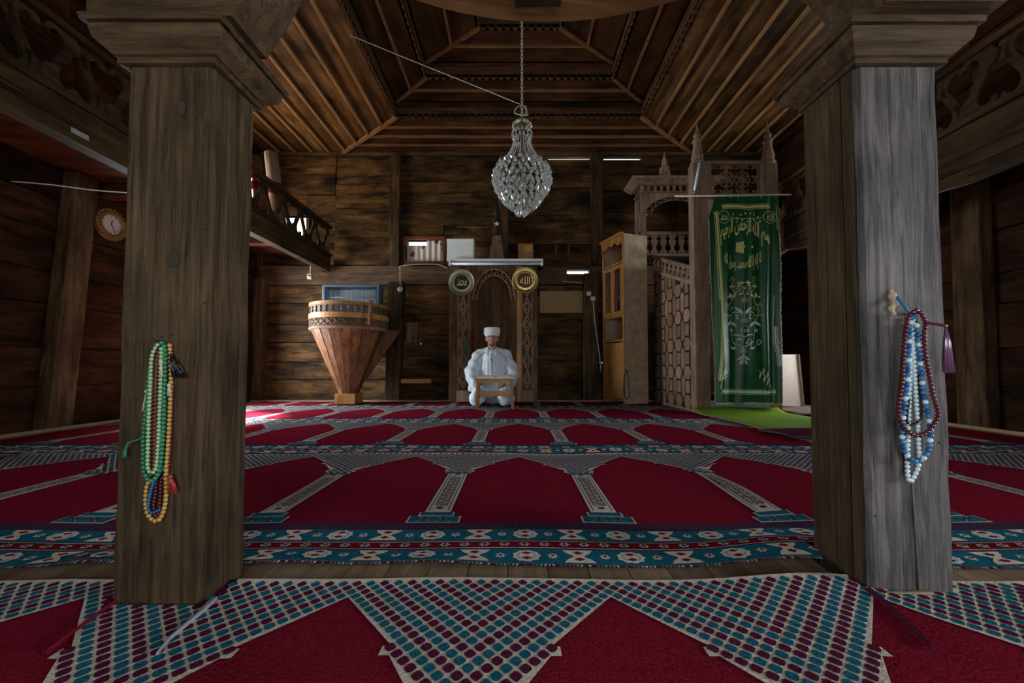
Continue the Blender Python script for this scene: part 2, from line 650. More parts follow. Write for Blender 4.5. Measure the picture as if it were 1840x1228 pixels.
fl = structure(MB().box(XL - 0.3, XR + 0.3, YF - 0.3, YB + 0.3, -0.16, -0.03).build('floor', M['floor']))
x = XL
pl = MB().box(-0.0535, 0.0535, -0.69, 0.69, -0.03, 0.0).mesh('floor_plank', M['floor'])
pl_long = MB().box(-0.0535, 0.0535, YF - 0.8, 0.10, -0.03, 0.0).mesh('floor_plank_front', M['floor'])
pl_back = MB().box(-0.0535, 0.0535, -1.6, YB - 3.1, -0.03, 0.0).mesh('floor_plank_back', M['floor'])
k = 0
while x < XR:
    inst('plank', pl, fl, (x + 0.055, 0.88 + (0.06 if k % 2 else 0), 0))
    x += 0.11
    k += 1
inst_base = MB().box(XL, XR, 1.65, YB, -0.03, -0.001).build('plank', M['floor'], fl)
inst_base2 = MB().box(XL, XR, YF, 0.17, -0.03, -0.001).build('plank', M['floor'], fl)

# ---------------------------------------------------------------- back wall
SLITS = []   # (x0, x1, z0, z1) openings


def slit(px0, py0, px1, py1):
    a, b = P(px0, py1, YB), P(px1, py0, YB)
    SLITS.append((a.x, b.x, a.z, b.z))
    return SLITS[-1]


slit(985, 282.5, 1060, 287)
slit(1084, 282.5, 1152, 287.5)
slit(1018, 486, 1058, 494)
wB = slit(731, 432, 797, 471)                       # curtained window beside the mihrab
w2a, w2b = P(500, 424, YB), P(552, 388, YB)
SLITS.append((w2a.x, w2b.x, w2a.z, w2b.z))          # window behind the balcony railing
for (px, py) in ((703, 309), (703, 327), (909, 410), (703, 444), (747, 581), (755, 618), (474, 553), (470, 638), (740, 322), (1075, 652), (1083, 652)):
    p = P(px, py, YB)
    SLITS.append((p.x - 0.014, p.x + 0.014, p.z - 0.011, p.z + 0.011 + max(0.0, p.z - CAMZ) / YB * 0.08))

wb = MB()
BACK = [(h[0] - 0.01, h[1] + 0.01, h[2] - 0.01, h[3] + max(0.0, h[3] - CAMZ) / YB * 0.2) for h in SLITS]
for a, b, c, d in holed(XL - 0.3, XR + 0.3, -0.1, 5.0, BACK):
    wb.box(a, b, YB + 0.07, YB + 0.16, c, d)
wall_back = structure(wb.build('wall_back', M['gap_shade']))

POSTS_TOP = [(470, 9), (711, 9), (905, 9), (1072, 10), (1432, 9)]
zlog0, zlog1 = P(600, 512, YB).z, P(600, 478, YB).z
ztop = P(700, 280, YB).z


def plank_piece(parent, mat, x0, x1, z0, z1, y, thick, notches, name='plank', jag=0.008):
    """a hewn board in the back wall, cut where an opening crosses it"""
    xs = [x0]
    hs = [h for h in notches if h[0] < x1 and h[1] > x0 and h[2] < z1 and h[3] > z0]
    full = [(h[0], h[1]) for h in hs]
    for s, e in cut_spans(x0, x1, full):
        n = max(2, int((e - s) / 0.25))
        lo = [(s + (e - s) * i / n, z0 + random.uniform(-jag, 0)) for i in range(n + 1)]
        hi = [(s + (e - s) * i / n, z1 + random.uniform(-jag, 0) - 0.010) for i in range(n, -1, -1)]
        dy = random.uniform(-0.02, 0.012)
        MB().prism(lo + hi, XZ(y + dy), 0, thick).build(name, mat, parent, loc=((s + e) / 2, y, (z0 + z1) / 2), bevel=0.006)
    for h in hs:       # the board goes on above and below the opening
        for a, b in ((z0, h[2]), (h[3], z1)):
            if b - a > 0.02:
                s, e = max(x0, h[0]), min(x1, h[1])
                MB().box(s, e, y, y + thick, a, b).build(name, mat, parent, loc=((s + e) / 2, y, (a + b) / 2))


def rows(z0, z1, h):
    out = []
    z = z0
    while z < z1 - 0.12:
        t = min(z1, z + h * random.uniform(0.8, 1.2))
        if z1 - t < 0.15:
            t = z1
        out.append((z, t))
        z = t
    return out


bays = [XL] + [P(px, 400, YB).x for px, _ in POSTS_TOP[1:]] + [XR]
for i, (a, b) in enumerate(zip(bays, bays[1:])):
    if i == 0:
        m_ = (a + b) / 2 + 0.1
        spans = [(a, m_), (m_, b)]
    else:
        spans = [(a, b)]
    for s, e in spans:
        for z0, z1 in rows(zlog1, ztop, 0.42):
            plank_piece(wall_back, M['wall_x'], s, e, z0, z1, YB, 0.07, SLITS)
bays_lo = [XL, P(709, 600, YB).x, P(880, 600, YB).x, P(1064, 600, YB).x, XR]
for a, b in zip(bays_lo, bays_lo[1:]):
    for z0, z1 in rows(0.0, zlog0, 0.36):
        plank_piece(wall_back, M['wall_x'], a, b, z0, z1, YB, 0.07, SLITS)
plank_piece(wall_back, M['beam_x'], XL, XR, zlog0, zlog1, YB - 0.05, 0.12, SLITS, 'log')
# posts of the back wall: upper and lower ones
for px, w in POSTS_TOP:
    a = P(px, 480, YB)
    hw = w * YB / F
    MB().box(a.x - hw, a.x + hw, YB - 0.10, YB + 0.01, zlog1 - 0.02, ztop).build('post', M['post'], wall_back, loc=(a.x, YB, 2), bevel=0.01)
for px, px2, w, top in ((713, 705, 13, 507), (1062, 1060, 13, 492), (468, 460, 8, 500)):
    a, b = P(px, top, YB - 0.12), P(px2, 722, YB - 0.12)
    hw = w * YB / F
    MB().hexa([(b.x - hw, YB - 0.16, 0), (b.x + hw, YB - 0.16, 0), (b.x + hw, YB, 0), (b.x - hw, YB, 0),
               (a.x - hw, YB - 0.16, a.z), (a.x + hw, YB - 0.16, a.z), (a.x + hw, YB, a.z), (a.x - hw, YB, a.z)]).build('post', M['post'], wall_back, loc=(a.x, YB, 1), bevel=0.012)
box('wall_plate', M['beam_x'], wall_back, XL, XR, YB - 0.03, YB + 0.06, ztop, ZT + 0.02, bevel=0.012)
structure(box('baseboard_back', M['base_strip'], None, XL, XR, YB - 0.22, YB - 0.17, 0.0, 0.035, bevel=0.004))
# small boards nailed to the wall
a, b = P(720, 689, YB - 0.03), P(776, 681, YB - 0.03)
tag(box('ledge_board', M['honey_x'], None, a.x, b.x, YB - 0.09, YB - 0.013, a.z, b.z, bevel=0.004), 'small pale honey wood ledge board low on the wall left of the mihrab', 'board')
a, b = P(731, 616, YB), P(751, 580, YB)
MB().box(a.x, b.x, YB - 0.03, YB - 0.0, a.z, b.z).build('patch_board', M['mihrab'], wall_back, bevel=0.004)
for p0, p1 in (((996, 463), (1000, 443)), ((1019, 465), (1022, 442))):
    a, b = P(p0[0], p0[1], YB), P(p1[0], p1[1], YB)
    tag(MB().box(a.x, b.x, YB - 0.06, YB - 0.0, a.z, b.z).build('peg_board', M['mihrab'], None, bevel=0.004),
        'small upright wooden peg on back wall, ' + ('nearer the carved wooden box' if p0[0] < 1010 else 'the one further from the carved wooden box'), 'peg', 'wooden pegs on the back wall')

# ---------------------------------------------------------------- window beside the mihrab
x0, x1, z0, z1 = wB
w1 = structure(MB().box(x0 - 0.06, x1 + 0.04, YB - 0.05, YB + 0.1, z0 - 0.055, z0).box(x0 - 0.06, x1 + 0.04, YB - 0.05, YB + 0.1, z1, z1 + 0.05)
               .box(x0 - 0.06, x0, YB - 0.05, YB + 0.1, z0, z1).box(x1, x1 + 0.05, YB - 0.05, YB + 0.1, z0, z1).build('window_1', M['soffit'], bevel=0.006))
box('pane', M['glass'], w1, x0, x1, YB + 0.06, YB + 0.066, z0, z1)
cu = MB()
n = 30
zc = [z0 + 0.0, z1 - 0.005]
for i in range(n):
    u0, u1 = i / n, (i + 1) / n
    f0, f1 = math.sin(u0 * 40) * 0.008, math.sin(u1 * 40) * 0.008
    ax, bx = x0 + (x1 - x0) * u0, x0 + (x1 - x0) * u1
    top = lambda u: z1 - (0.085 if 0.03 < u < 0.52 else 0.0)
    cu.hexa([(ax, YB + 0.02 + f0, z0), (bx, YB + 0.02 + f1, z0), (bx, YB + 0.028 + f1, z0), (ax, YB + 0.028 + f0, z0),
             (ax, YB + 0.02 + f0, top(u0)), (bx, YB + 0.02 + f1, top((u0))), (bx, YB + 0.028 + f1, top(u0)), (ax, YB + 0.028 + f0, top(u0))])
tag(cu.build('window_curtain', M['curtain'], None, loc=(x0, YB, z0)), 'cream curtain with dark red flowers in the wooden window frame', 'curtain')
x0, x1, z0, z1 = SLITS[4]
w2 = structure(MB().box(x0 - 0.05, x1 + 0.05, YB - 0.03, YB + 0.1, z0 - 0.05, z0).box(x0 - 0.05, x1 + 0.05, YB - 0.03, YB + 0.1, z1, z1 + 0.05)
               .box(x0 - 0.05, x0, YB - 0.03, YB + 0.1, z0, z1).box(x1, x1 + 0.05, YB - 0.03, YB + 0.1, z0, z1).build('window_2', M['post']))
box('pane', M['glass'], w2, x0, x1, YB + 0.08, YB + 0.086, z0, z1)

# ---------------------------------------------------------------- side walls and front wall
WN = 3


def side_wall(name, X, sgn, wins):
    global WN
    mb = MB()
    for a, b, c, d in holed(YF - 0.3, YB + 0.2, -0.1, 5.0, wins):
        mb.box(min(X + sgn * 0.06, X + sgn * 0.2), max(X + sgn * 0.06, X + sgn * 0.2), a, b, c, d)
    w = structure(mb.build(name, M['gap_shade']))
    for z0, z1 in rows(0.0, ZT, 0.34):
        hs = [(h[0], h[1]) for h in wins if h[2] < z1 - 0.02 and h[3] > z0 + 0.02]
        cuts = [YF, 0.4, 3.6 + random.uniform(-0.02, 0.02), YB]
        for s0, e0 in zip(cuts, cuts[1:]):
            for s, e in cut_spans(s0, e0, hs):
                n = max(2, int((e - s) / 0.3))
                lo = [(s + (e - s) * i / n, z0 + random.uniform(-0.006, 0)) for i in range(n + 1)]
                hi = [(s + (e - s) * i / n, z1 + random.uniform(-0.006, 0) - 0.010) for i in range(n, -1, -1)]
                dx = random.uniform(-0.012, 0.012)
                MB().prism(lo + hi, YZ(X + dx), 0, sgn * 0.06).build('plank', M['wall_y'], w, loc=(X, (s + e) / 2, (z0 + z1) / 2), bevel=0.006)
    for h in wins:
        y0, y1, z0, z1 = h
        xa, xb = sorted((X - sgn * 0.03, X + sgn * 0.2))
        f = MB()
        f.box(xa, xb, y0 - 0.05, y0 + 0.02, z0 - 0.05, z1 + 0.05).box(xa, xb, y1 - 0.02, y1 + 0.05, z0 - 0.05, z1 + 0.05)
        f.box(xa, xb, y0 + 0.02, y1 - 0.02, z0 - 0.05, z0 + 0.02).box(xa, xb, y0 + 0.02, y1 - 0.02, z1 - 0.02, z1 + 0.05)
        o = structure(f.build('window_%d' % WN, M['post'], loc=(X, y0, z0)))  # the upper window on each side is an added opening that lightens the ceiling
        WN += 1
        my, mz = (y0 + y1) / 2, (z0 + z1) / 2
        MB().box(X + sgn * 0.08, X + sgn * 0.11, my - 0.02, my + 0.02, z0, z1).box(X + sgn * 0.08, X + sgn * 0.11, y0, y1, mz - 0.015, mz + 0.015).build('glazing_bar', M['post'], o)
        box('pane', M['glass'], o, X + sgn * 0.094, X + sgn * 0.098, y0, y1, z0, z1)
    return w


wall_left = side_wall('wall_left', XL, -1, [WIN_L_LOW, FILL_WIN_L, WIN_L_NEAR])
wall_right = side_wall('wall_right', XR, 1, [WIN_R_LOW, FILL_WIN_R, WIN_R_NEAR])
mb = MB()
for a, b, c, d in holed(XL - 0.3, XR + 0.3, -0.1, 5.0, [DOOR_F]):
    mb.box(a, b, YF - 0.2, YF, c, d)
structure(mb.build('wall_front', M['wall_x']))
# posts on the side walls
b0, t0 = PXP(90, 771, XL + 0.05), PXP(142, 360, XL + 0.05)
MB().hexa([(XL + 0.005, b0.y - 0.10, 0), (XL + 0.14, b0.y - 0.10, 0), (XL + 0.14, b0.y + 0.10, 0), (XL + 0.005, b0.y + 0.10, 0),
           (XL + 0.005, t0.y - 0.10, 2.38), (XL + 0.14, t0.y - 0.10, 2.38), (XL + 0.14, t0.y + 0.10, 2.38), (XL + 0.005, t0.y + 0.10, 2.38)]).build('post', M['post'], wall_left, bevel=0.012)
for y in (3.58,):
    box('post', M['post'], wall_right, XR - 0.13, XR - 0.005, y - 0.12, y + 0.12, 0, 2.36, bevel=0.012)
structure(box('baseboard_left', M['base_strip'], None, XL + 0.14, XL + 0.18, YF, YB - 0.22, 0, 0.03, bevel=0.004))
structure(box('baseboard_right', M['base_strip'], None, XR - 0.18, XR - 0.14, YF, YB - 0.22, 0, 0.03, bevel=0.004))

# ---------------------------------------------------------------- ceiling: three stepped coffers
ceil = structure(MB().box(XL - 0.3, XR + 0.3, YF - 0.3, YB + 0.3, 4.95, 5.05).build('ceiling', M['gap_shade']))
IX0, IX1, IY0, IY1 = -1.70, 1.80, 0.7, 5.45          # opening of the lowest coffer
ML, MR = -2.87, 2.92                                # where the mitres meet the back wall


def mitre_y(x):
    if x < IX0:
        return YB - 0.05 if x < ML else YB - (x - ML) / (IX0 - ML) * (YB - IY1)
    return YB - 0.05 if x > MR else YB - (MR - x) / (MR - IX1) * (YB - IY1)


def quadz(mb, pts, z, t=0.03):
    mb.prism(pts, XY(z), 0, t)
    return mb


def side_planks(xa, xb, n):
    w = (xb - xa) / n
    for i in range(n):
        a, b = xa + i * w, xa + (i + 1) * w
        dz = random.uniform(0, 0.012)
        quadz(MB(), [(a, YF), (b, YF), (b, mitre_y(b)), (a, mitre_y(a))], ZT + dz).build('plank', M['ceil_y'], ceil, loc=((a + b) / 2, 3, ZT))
        if i:
            MB().box(a - 0.018, a + 0.018, YF, mitre_y(a) - 0.02, ZT - 0.032, ZT).build('batten', M['batten'], ceil, loc=(a, 3, ZT), bevel=0.004)


side_planks(XL, IX0, 9)
side_planks(IX1, XR, 9)
n = 4
for i in range(n):
    y0, y1 = YB - 0.02 - (YB - IY1 - 0.02) * i / n, YB - 0.02 - (YB - IY1 - 0.02) * (i + 1) / n

    def xl(y): return ML + (YB - y) / (YB - IY1) * (IX0 - ML)
    def xr(y): return MR + (YB - y) / (YB - IY1) * (IX1 - MR)
    quadz(MB(), [(xl(y0), y0), (xl(y1), y1), (xr(y1), y1), (xr(y0), y0)], ZT + random.uniform(0, 0.01)).build('plank', M['ceil_x'], ceil, loc=(0, y0, ZT))
    if i:
        MB().box(xl(y0) + 0.02, xr(y0) - 0.02, y0 - 0.018, y0 + 0.018, ZT - 0.03, ZT).build('batten', M['batten_x'], ceil, loc=(0, y0, ZT), bevel=0.004)
MB().bar((ML, YB - 0.03, ZT - 0.016), (IX0, IY1, ZT - 0.016), 0.05, 0.034).build('batten', M['batten'], ceil)
MB().bar((MR, YB - 0.03, ZT - 0.016), (IX1, IY1, ZT - 0.016), 0.05, 0.034).build('batten', M['batten'], ceil)
# front part over the camera
MB().prism([(IX0, YF), (IX1, YF), (IX1, IY0), (IX0, IY0)], XY(ZT), 0, 0.03).build('plank', M['ceil_x'], ceil)


def scallop(u0, u1, zlo, zhi, pitch=0.095):
    n = max(1, round((u1 - u0) / pitch))
    p = (u1 - u0) / n
    out = [(u1, zhi), (u0, zhi)]
    d = (zhi - zlo)
    for i in range(n):
        a = u0 + i * p
        for fx, fz in ((0.0, 0.45), (0.10, 0.42), (0.16, 0.30), (0.12, 0.20), (0.26, 0.10), (0.5, 0.0), (0.74, 0.10), (0.88, 0.20), (0.84, 0.30), (0.90, 0.42)):
            out.append((a + fx * p, zlo + fz * d))
    out.append((u1, zlo + 0.45 * d))
    return out


def coffer(x0, x1, y0, y1, zlo, zhi, nx0, nx1, ny0, ny1):
    """frieze boards round the opening and the next flat ring of planks above them"""
    sc = 0.13
    for (yy, s) in ((y1, -1),):
        MB().prism(scallop(x0, x1, zlo - 0.035, zlo + sc), XZ(yy), 0, 0.02).build('frieze_board', M['frieze'], ceil)
        MB().box(x0, x1, yy + 0.02, yy + 0.05, zlo, zhi).build('riser_board', M['ceil_x'], ceil)
    for xx, s in ((x0, -1), (x1, 1)):
        MB().prism(scallop(y0, y1, zlo - 0.035, zlo + sc), YZ(xx), 0, s * 0.02).build('frieze_board', M['frieze'], ceil)
        a, b = sorted((xx + s * 0.02, xx + s * 0.05))
        MB().box(a, b, y0, y1, zlo, zhi).build('riser_board', M['coffer_y'], ceil)
    MB().box(x0, x1, y0 - 0.05, y0 - 0.02, zlo, zhi).build('riser_board', M['ceil_x'], ceil)
    # ring of planks at zhi, two boards wide on each side
    for i in range(2):
        f0, f1 = i / 2, (i + 1) / 2
        L = lambda a, b, f: a + (b - a) * f
        ax0, bx0 = L(x0, nx0, f0), L(x0, nx0, f1)
        ax1, bx1 = L(x1, nx1, f0), L(x1, nx1, f1)
        ay0, by0 = L(y0, ny0, f0), L(y0, ny0, f1)
        ay1, by1 = L(y1, ny1, f0), L(y1, ny1, f1)
        for pts, mt in (([(ax0, ay0), (bx0, by0), (bx0, by1), (ax0, ay1)], 'coffer_y'), ([(ax1, ay0), (ax1, ay1), (bx1, by1), (bx1, by0)], 'coffer_y'),
                        ([(ax0, ay1), (bx0, by1), (bx1, by1), (ax1, ay1)], 'ceil_x'), ([(ax0, ay0), (ax1, ay0), (bx1, by0), (bx0, by0)], 'ceil_x')):
            MB().prism(pts, XY(zhi), 0, 0.03).build('plank', M[mt], ceil, loc=(pts[0][0], pts[0][1], zhi))
        if i == 1:
            MB().box(ax0 - 0.014, ax0 + 0.014, ay0, ay1, zhi - 0.025, zhi).build('batten', M['batten_x'], ceil, loc=(ax0, ay0, zhi))
            MB().box(ax1 - 0.014, ax1 + 0.014, ay0, ay1, zhi - 0.025, zhi).build('batten', M['batten_x'], ceil, loc=(ax1, ay0, zhi))
            MB().box(ax0, ax1, ay1 - 0.014, ay1 + 0.014, zhi - 0.025, zhi).build('batten', M['batten_x'], ceil, loc=(ax0, ay1, zhi))
    for xa, xb in ((x0, nx0), (x1, nx1)):
        MB().bar((xa, y1, zhi - 0.014), (xb, ny1, zhi - 0.014), 0.04, 0.03).build('batten', M['batten_x'], ceil)


coffer(IX0, IX1, IY0, IY1, ZT, 4.36, -1.17, 1.27, 1.2, 4.98)
coffer(-1.17, 1.27, 1.2, 4.98, 4.36, 4.56, -0.42, 0.52, 1.9, 4.45)
coffer(-0.42, 0.52, 1.9, 4.45, 4.56, 4.74, -0.1, 0.2, 2.6, 3.9)
MB().box(-0.42, 0.52, 1.9, 4.45, 4.78, 4.82).build('plank', M['coffer_y'], ceil)

# ================================================================== CARPETS
PILLARS = [(-0.936, -0.727, 0.916, 1.066), (0.861, 1.069, 0.961, 1.131)]      # x0, x1, y0, y1


def gauss(x, y, cx, cy, sx, sy, rot=0.0):
    dx, dy = x - cx, y - cy
    c, s = math.cos(rot), math.sin(rot)
    a, b = c * dx + s * dy, -s * dx + c * dy
    return math.exp(-(a * a / (2 * sx * sx) + b * b / (2 * sy * sy)))


def undulate(x, y):
    h = 0.003 * math.sin(x * 3.1 + y * 1.7) + 0.002 * math.sin(x * 7.3 - y * 4.1) + 0.005
    h += 0.028 * gauss(x, y, 0.80, 1.13, 0.17, 0.11, 0.5)
    h += 0.020 * gauss(x, y, 0.95, 1.80, 0.07, 0.28, 0.3)
    h += 0.016 * gauss(x, y, -0.62, 1.09, 0.14, 0.05) + 0.012 * gauss(x, y, -0.25, 1.08, 0.10, 0.04)
    h += 0.018 * gauss(x, y, 0.55, 2.55, 0.30, 0.05) + 0.012 * gauss(x, y, -0.4, 2.50, 0.35, 0.04)
    h += 0.02 * gauss(x, y, -1.15, 1.1, 0.1, 0.05)
    return 0.002 + (h - 0.002) * min(1.0, max(0.0, (4.2 - y) / 1.2))


RC, CR, TE, WI, PL, AQ, FR = 0, 1, 2, 3, 4, 5, 6
CMATS = [M['red'], M['cream'], M['teal'], M['wine'], M['plum'], M['aqua'], M['fringe_dark']]
PITCH = 0.62


def saf_carpet(Y0, L, c0, xa, xb, label, vmax=None, vmin=0.0):
    """one long row carpet: border in front, a colonnade of prayer niches, lattice spandrels behind"""
    mb = MB()
    T = 0.010
    vmax = vmax or L

    def pt(u, v, layer):
        return (u, Y0 + v, undulate(u, Y0 + v) + T + (layer * 0.0010 + 0.0014 if layer else 0))

    def inside_pillar(u, v):
        y = Y0 + v
        return any(p[0] < u < p[1] and p[2] < y < p[3] for p in PILLARS)

    def poly(pts, m, layer):
        cu_ = sum(p[0] for p in pts) / len(pts)
        cv_ = sum(p[1] for p in pts) / len(pts)
        if cv_ > vmax or cv_ < vmin - 0.001 or cu_ < xa or cu_ > xb or inside_pillar(cu_, cv_):
            return
        mb.poly([pt(min(max(u, xa), xb), min(max(v, vmin), vmax), layer) for u, v in pts], m)

    # pile of the ground
    def lines(a, b, st, extra):
        n = int((b - a) / st)
        s = [a + (b - a) * i / n for i in range(n + 1)]
        s = [q for q in s if all(abs(q - e) > 0.012 for e in extra)] + [e for e in extra if a < e < b]
        return sorted(s)
    near = Y0 < 2
    ex = [q for p in PILLARS for q in p[:2]] if near else []
    ey = [q - Y0 for p in PILLARS for q in p[2:]] if near else []
    us = lines(xa, xb, 0.032 if Y0 < 2 else 0.05 if Y0 < 3 else 0.09, ex)
    vs2 = lines(vmin, vmax, 0.035 if Y0 < 3 else 0.07, ey)
    idx = {}
    for i, u in enumerate(us):
        for j, v in enumerate(vs2):
            idx[i, j] = len(mb.v)
            mb.v.append(pt(u, v, 0))
    for i in range(len(us) - 1):
        for j in range(len(vs2) - 1):
            if not inside_pillar((us[i] + us[i + 1]) / 2, (vs2[j] + vs2[j + 1]) / 2):
                mb.face([idx[i, j], idx[i + 1, j], idx[i + 1, j + 1], idx[i, j + 1]], RC, True)
    # woven edges with thickness: front, back, sides
    for j, m_ in ((0, FR), (len(vs2) - 1, FR)):
        for i in range(len(us) - 1):
            if inside_pillar((us[i] + us[i + 1]) / 2, vs2[j] + (0.005 if j == 0 else -0.005)):
                continue
            a, b = mb.v[idx[i, j]], mb.v[idx[i + 1, j]]
            n = len(mb.v)
            mb.v += [(a[0], a[1], a[2] - T), (b[0], b[1], b[2] - T)]
            mb.face([idx[i, j], idx[i + 1, j], n + 1, n] if j else [idx[i + 1, j], idx[i, j], n, n + 1], m_)

    def strip(fl_, fr_, v0, v1, m, layer, n=1):
        for k in range(n):
            a, b = v0 + (v1 - v0) * k / n, v0 + (v1 - v0) * (k + 1) / n
            poly([(fl_(a), a), (fr_(a), a), (fr_(b), b), (fl_(b), b)], m, layer)

    def band(v0, v1, m, layer=1):
        for i in range(len(us) - 1):
            poly([(us[i], v0), (us[i + 1], v0), (us[i + 1], v1), (us[i], v1)], m, layer)

    def star(cu_, cv_, ru, rv, n, m, layer, inner=0.55, rot=0.0):
        poly([(cu_ + ru * (1 if k % 2 == 0 else inner) * math.cos(PI * k / n + rot), cv_ + rv * (1 if k % 2 == 0 else inner) * math.sin(PI * k / n + rot)) for k in range(2 * n)], m, layer)

    def diamond(cu_, cv_, ru, rv, m, layer):
        poly([(cu_ - ru, cv_), (cu_, cv_ - rv), (cu_ + ru, cv_), (cu_, cv_ + rv)], m, layer)

    if vmin < 0.05:
        band(0.0, 0.012, PL)
        for k in range(int((xb - xa) / 0.011) if Y0 < 2 else 0):
            u = xa + k * 0.011
            poly([(u, -0.001), (u + 0.006, -0.001), (u + 0.006, 0.009), (u, 0.009)], (CR, FR, WI, AQ, FR)[(k * 7 + k // 5) % 5], 2)
        band(0.014, 0.098, TE)
        band(0.098, 0.106, PL)
        band(0.106, 0.109, CR)
        band(0.150, 0.153, CR)
        band(0.153, 0.160, PL)
        band(0.160, 0.243, TE)
        band(0.247, 0.300, PL)
        for vc in (0.056, 0.201):
            k0 = int((xa - c0) / 0.0745) - 1
            for k in range(k0, int((xb - c0) / 0.0745) + 2):
                u = c0 + k * 0.0745
                if k % 2:
                    star(u, vc, 0.017, 0.017, 8, CR, 2, 0.55)
                    diamond(u, vc, 0.007, 0.006, WI, 3)
                elif k % 4 == 0:
                    star(u, vc, 0.042, 0.035, 9, CR, 2, 0.86)
                    star(u, vc, 0.030, 0.024, 8, AQ, 2.4, 0.85)
                    star(u, vc, 0.025, 0.020, 8, CR, 2.7, 0.85)
                    diamond(u, vc - 0.014, 0.015, 0.009, RC, 3)
                    diamond(u, vc + 0.014, 0.015, 0.009, RC, 3)
                else:
                    poly([(u - 0.044, vc - 0.036), (u + 0.044, vc - 0.036), (u + 0.034, vc - 0.018), (u + 0.016, vc - 0.004), (u + 0.016, vc + 0.004), (u + 0.034, vc + 0.018),
                          (u + 0.044, vc + 0.036), (u - 0.044, vc + 0.036), (u - 0.034, vc + 0.018), (u - 0.016, vc + 0.004), (u - 0.016, vc - 0.004), (u - 0.034, vc - 0.018)], CR, 2)
                    diamond(u, vc - 0.018, 0.016, 0.010, RC, 3)
                    diamond(u, vc + 0.018, 0.016, 0.010, RC, 3)
        k0 = int((xa - c0) / 0.0605) - 1
        for k in range(k0, int((xb - c0) / 0.0605) + 2):
            u = c0 + k * 0.0605
            star(u, 0.1295, 0.018, 0.014, 6, CR, 2, 0.6)
            star(u, 0.1295, 0.011, 0.009, 6, TE, 2.5, 0.6)
            diamond(u, 0.1295, 0.005, 0.004, RC, 3)

    S0 = 0.94
    S = L - S0
    a_ = PITCH / 18
    peak = S - 0.075

    def half(s):
        if s < 0.02: return 0.060
        if s < 0.05: return 0.076
        if s < 0.18: return 0.060 + (s - 0.05) / 0.13 * 0.092
        if s < 0.205: return 0.172
        if s < peak: return 0.155 + (s - 0.205) / (peak - 0.205) * (PITCH / 2 - 0.155)
        return PITCH / 2
    k0 = math.floor((xa - c0) / PITCH) - 1
    for k in range(k0, math.ceil((xb - c0) / PITCH) + 2):
        c = c0 + k * PITCH
        if vmin < 0.3:
            # stepped foot of the column
            for (w, v0, v1) in ((0.094, 0.302, 0.362), (0.065, 0.362, 0.402)):
                strip(lambda v: c - w, lambda v: c + w, v0, v1, CR, 1, 2)
                strip(lambda v: c - w + 0.006, lambda v: c + w - 0.006, v0 + 0.005, v1 - 0.003, TE, 2, 2)
            for sx in (-0.034, 0.034):
                poly([(c + sx - 0.030, 0.308), (c + sx - 0.024, 0.308), (c + sx + 0.030, 0.354), (c + sx + 0.024, 0.354)], AQ, 3)
                poly([(c + sx + 0.030, 0.308), (c + sx + 0.024, 0.308), (c + sx - 0.030, 0.354), (c + sx - 0.024, 0.354)], AQ, 3.3)
                diamond(c + sx, 0.331, 0.013, 0.012, RC, 4)
            # shaft
            w = 0.048
            strip(lambda v: c - w, lambda v: c + w, 0.402, 0.925, CR, 1, 14)
            for q in (-1, 1):
                strip(lambda v: c + q * 0.036 - 0.0022, lambda v: c + q * 0.036 + 0.0022, 0.415, 0.915, TE, 2, 14)
            strip(lambda v: c - 0.026, lambda v: c + 0.026, 0.47, 0.865, FR, 2, 12)
            nn = 22
            for i in range(nn):
                v = 0.44 + (0.90 - 0.44) * i / (nn - 1)
                if i in (0, nn - 1):
                    star(c, v, 0.017, 0.013, 6, WI, 3, 0.7)
                else:
                    q = 0.011 if i % 2 else -0.011
                    diamond(c + q, v, 0.011, 0.011, CR, 3)
                    diamond(c + q, v, 0.006, 0.006, RC if i % 4 < 2 else TE, 4)
                    diamond(c - q, v, 0.006, 0.007, AQ if i % 3 else CR, 3.5)
            strip(lambda v: c - 0.066, lambda v: c + 0.066, 0.925, S0, CR, 1, 1)
        strip(lambda v: c - 0.060, lambda v: c + 0.060, 0.913, 0.937, TE, 3, 1)
        # spandrel ground
        vv = [0.0, 0.0199, 0.02, 0.0499, 0.05, 0.08, 0.115, 0.15, 0.1799, 0.18, 0.2049, 0.205]
        nq = 6
        vv += [0.205 + (peak - 0.205) * i / nq for i in range(1, nq)] + [peak, peak + 0.03, S]
        for s0, s1 in zip(vv, vv[1:]):
            h0, h1 = half(s0 + 1e-6), half(s1 - 1e-6)
            nu = (12 if Y0 < 2 else 4) if h0 > 0.1 else 2
            for q in range(nu):
                g = lambda h, j: c - h + 2 * h * j / nu
                poly([(g(h0, q), S0 + s0), (g(h0, q + 1), S0 + s0), (g(h1, q + 1), S0 + s1), (g(h1, q), S0 + s1)], CR, 1)
        # lattice of small lozenges
        ni = int(PITCH / a_) + 1
        for i in range(-ni, ni + 1):
            for j in range(0, int(S / (a_ / 2)) + 1):
                if (i + j) % 2:
                    continue
                u, s = i * a_ / 2, j * a_ / 2 + 0.010
                if s > S - 0.008 or u > PITCH / 2 + 0.001 or u < -PITCH / 2 + 0.001:
                    continue
                if abs(u) > half(s) - 0.0125 and s < peak + 0.012:
                    continue
                col = TE if ((i + j) // 2 if u < 0 else (j - i) // 2) % 2 == 0 else WI
                r = 0.0113
                q = 0.22
                poly([(c + u - r, S0 + s - r * q), (c + u - r, S0 + s + r * q), (c + u - r * q, S0 + s + r), (c + u + r * q, S0 + s + r),
                      (c + u + r, S0 + s + r * q), (c + u + r, S0 + s - r * q), (c + u + r * q, S0 + s - r), (c + u - r * q, S0 + s - r)][::-1], col, 2)
    o = mb.build('prayer_carpet', CMATS, None, loc=(c0, Y0, 0))
    tag(o, label, 'carpet', 'row carpets with prayer niches')
    return o


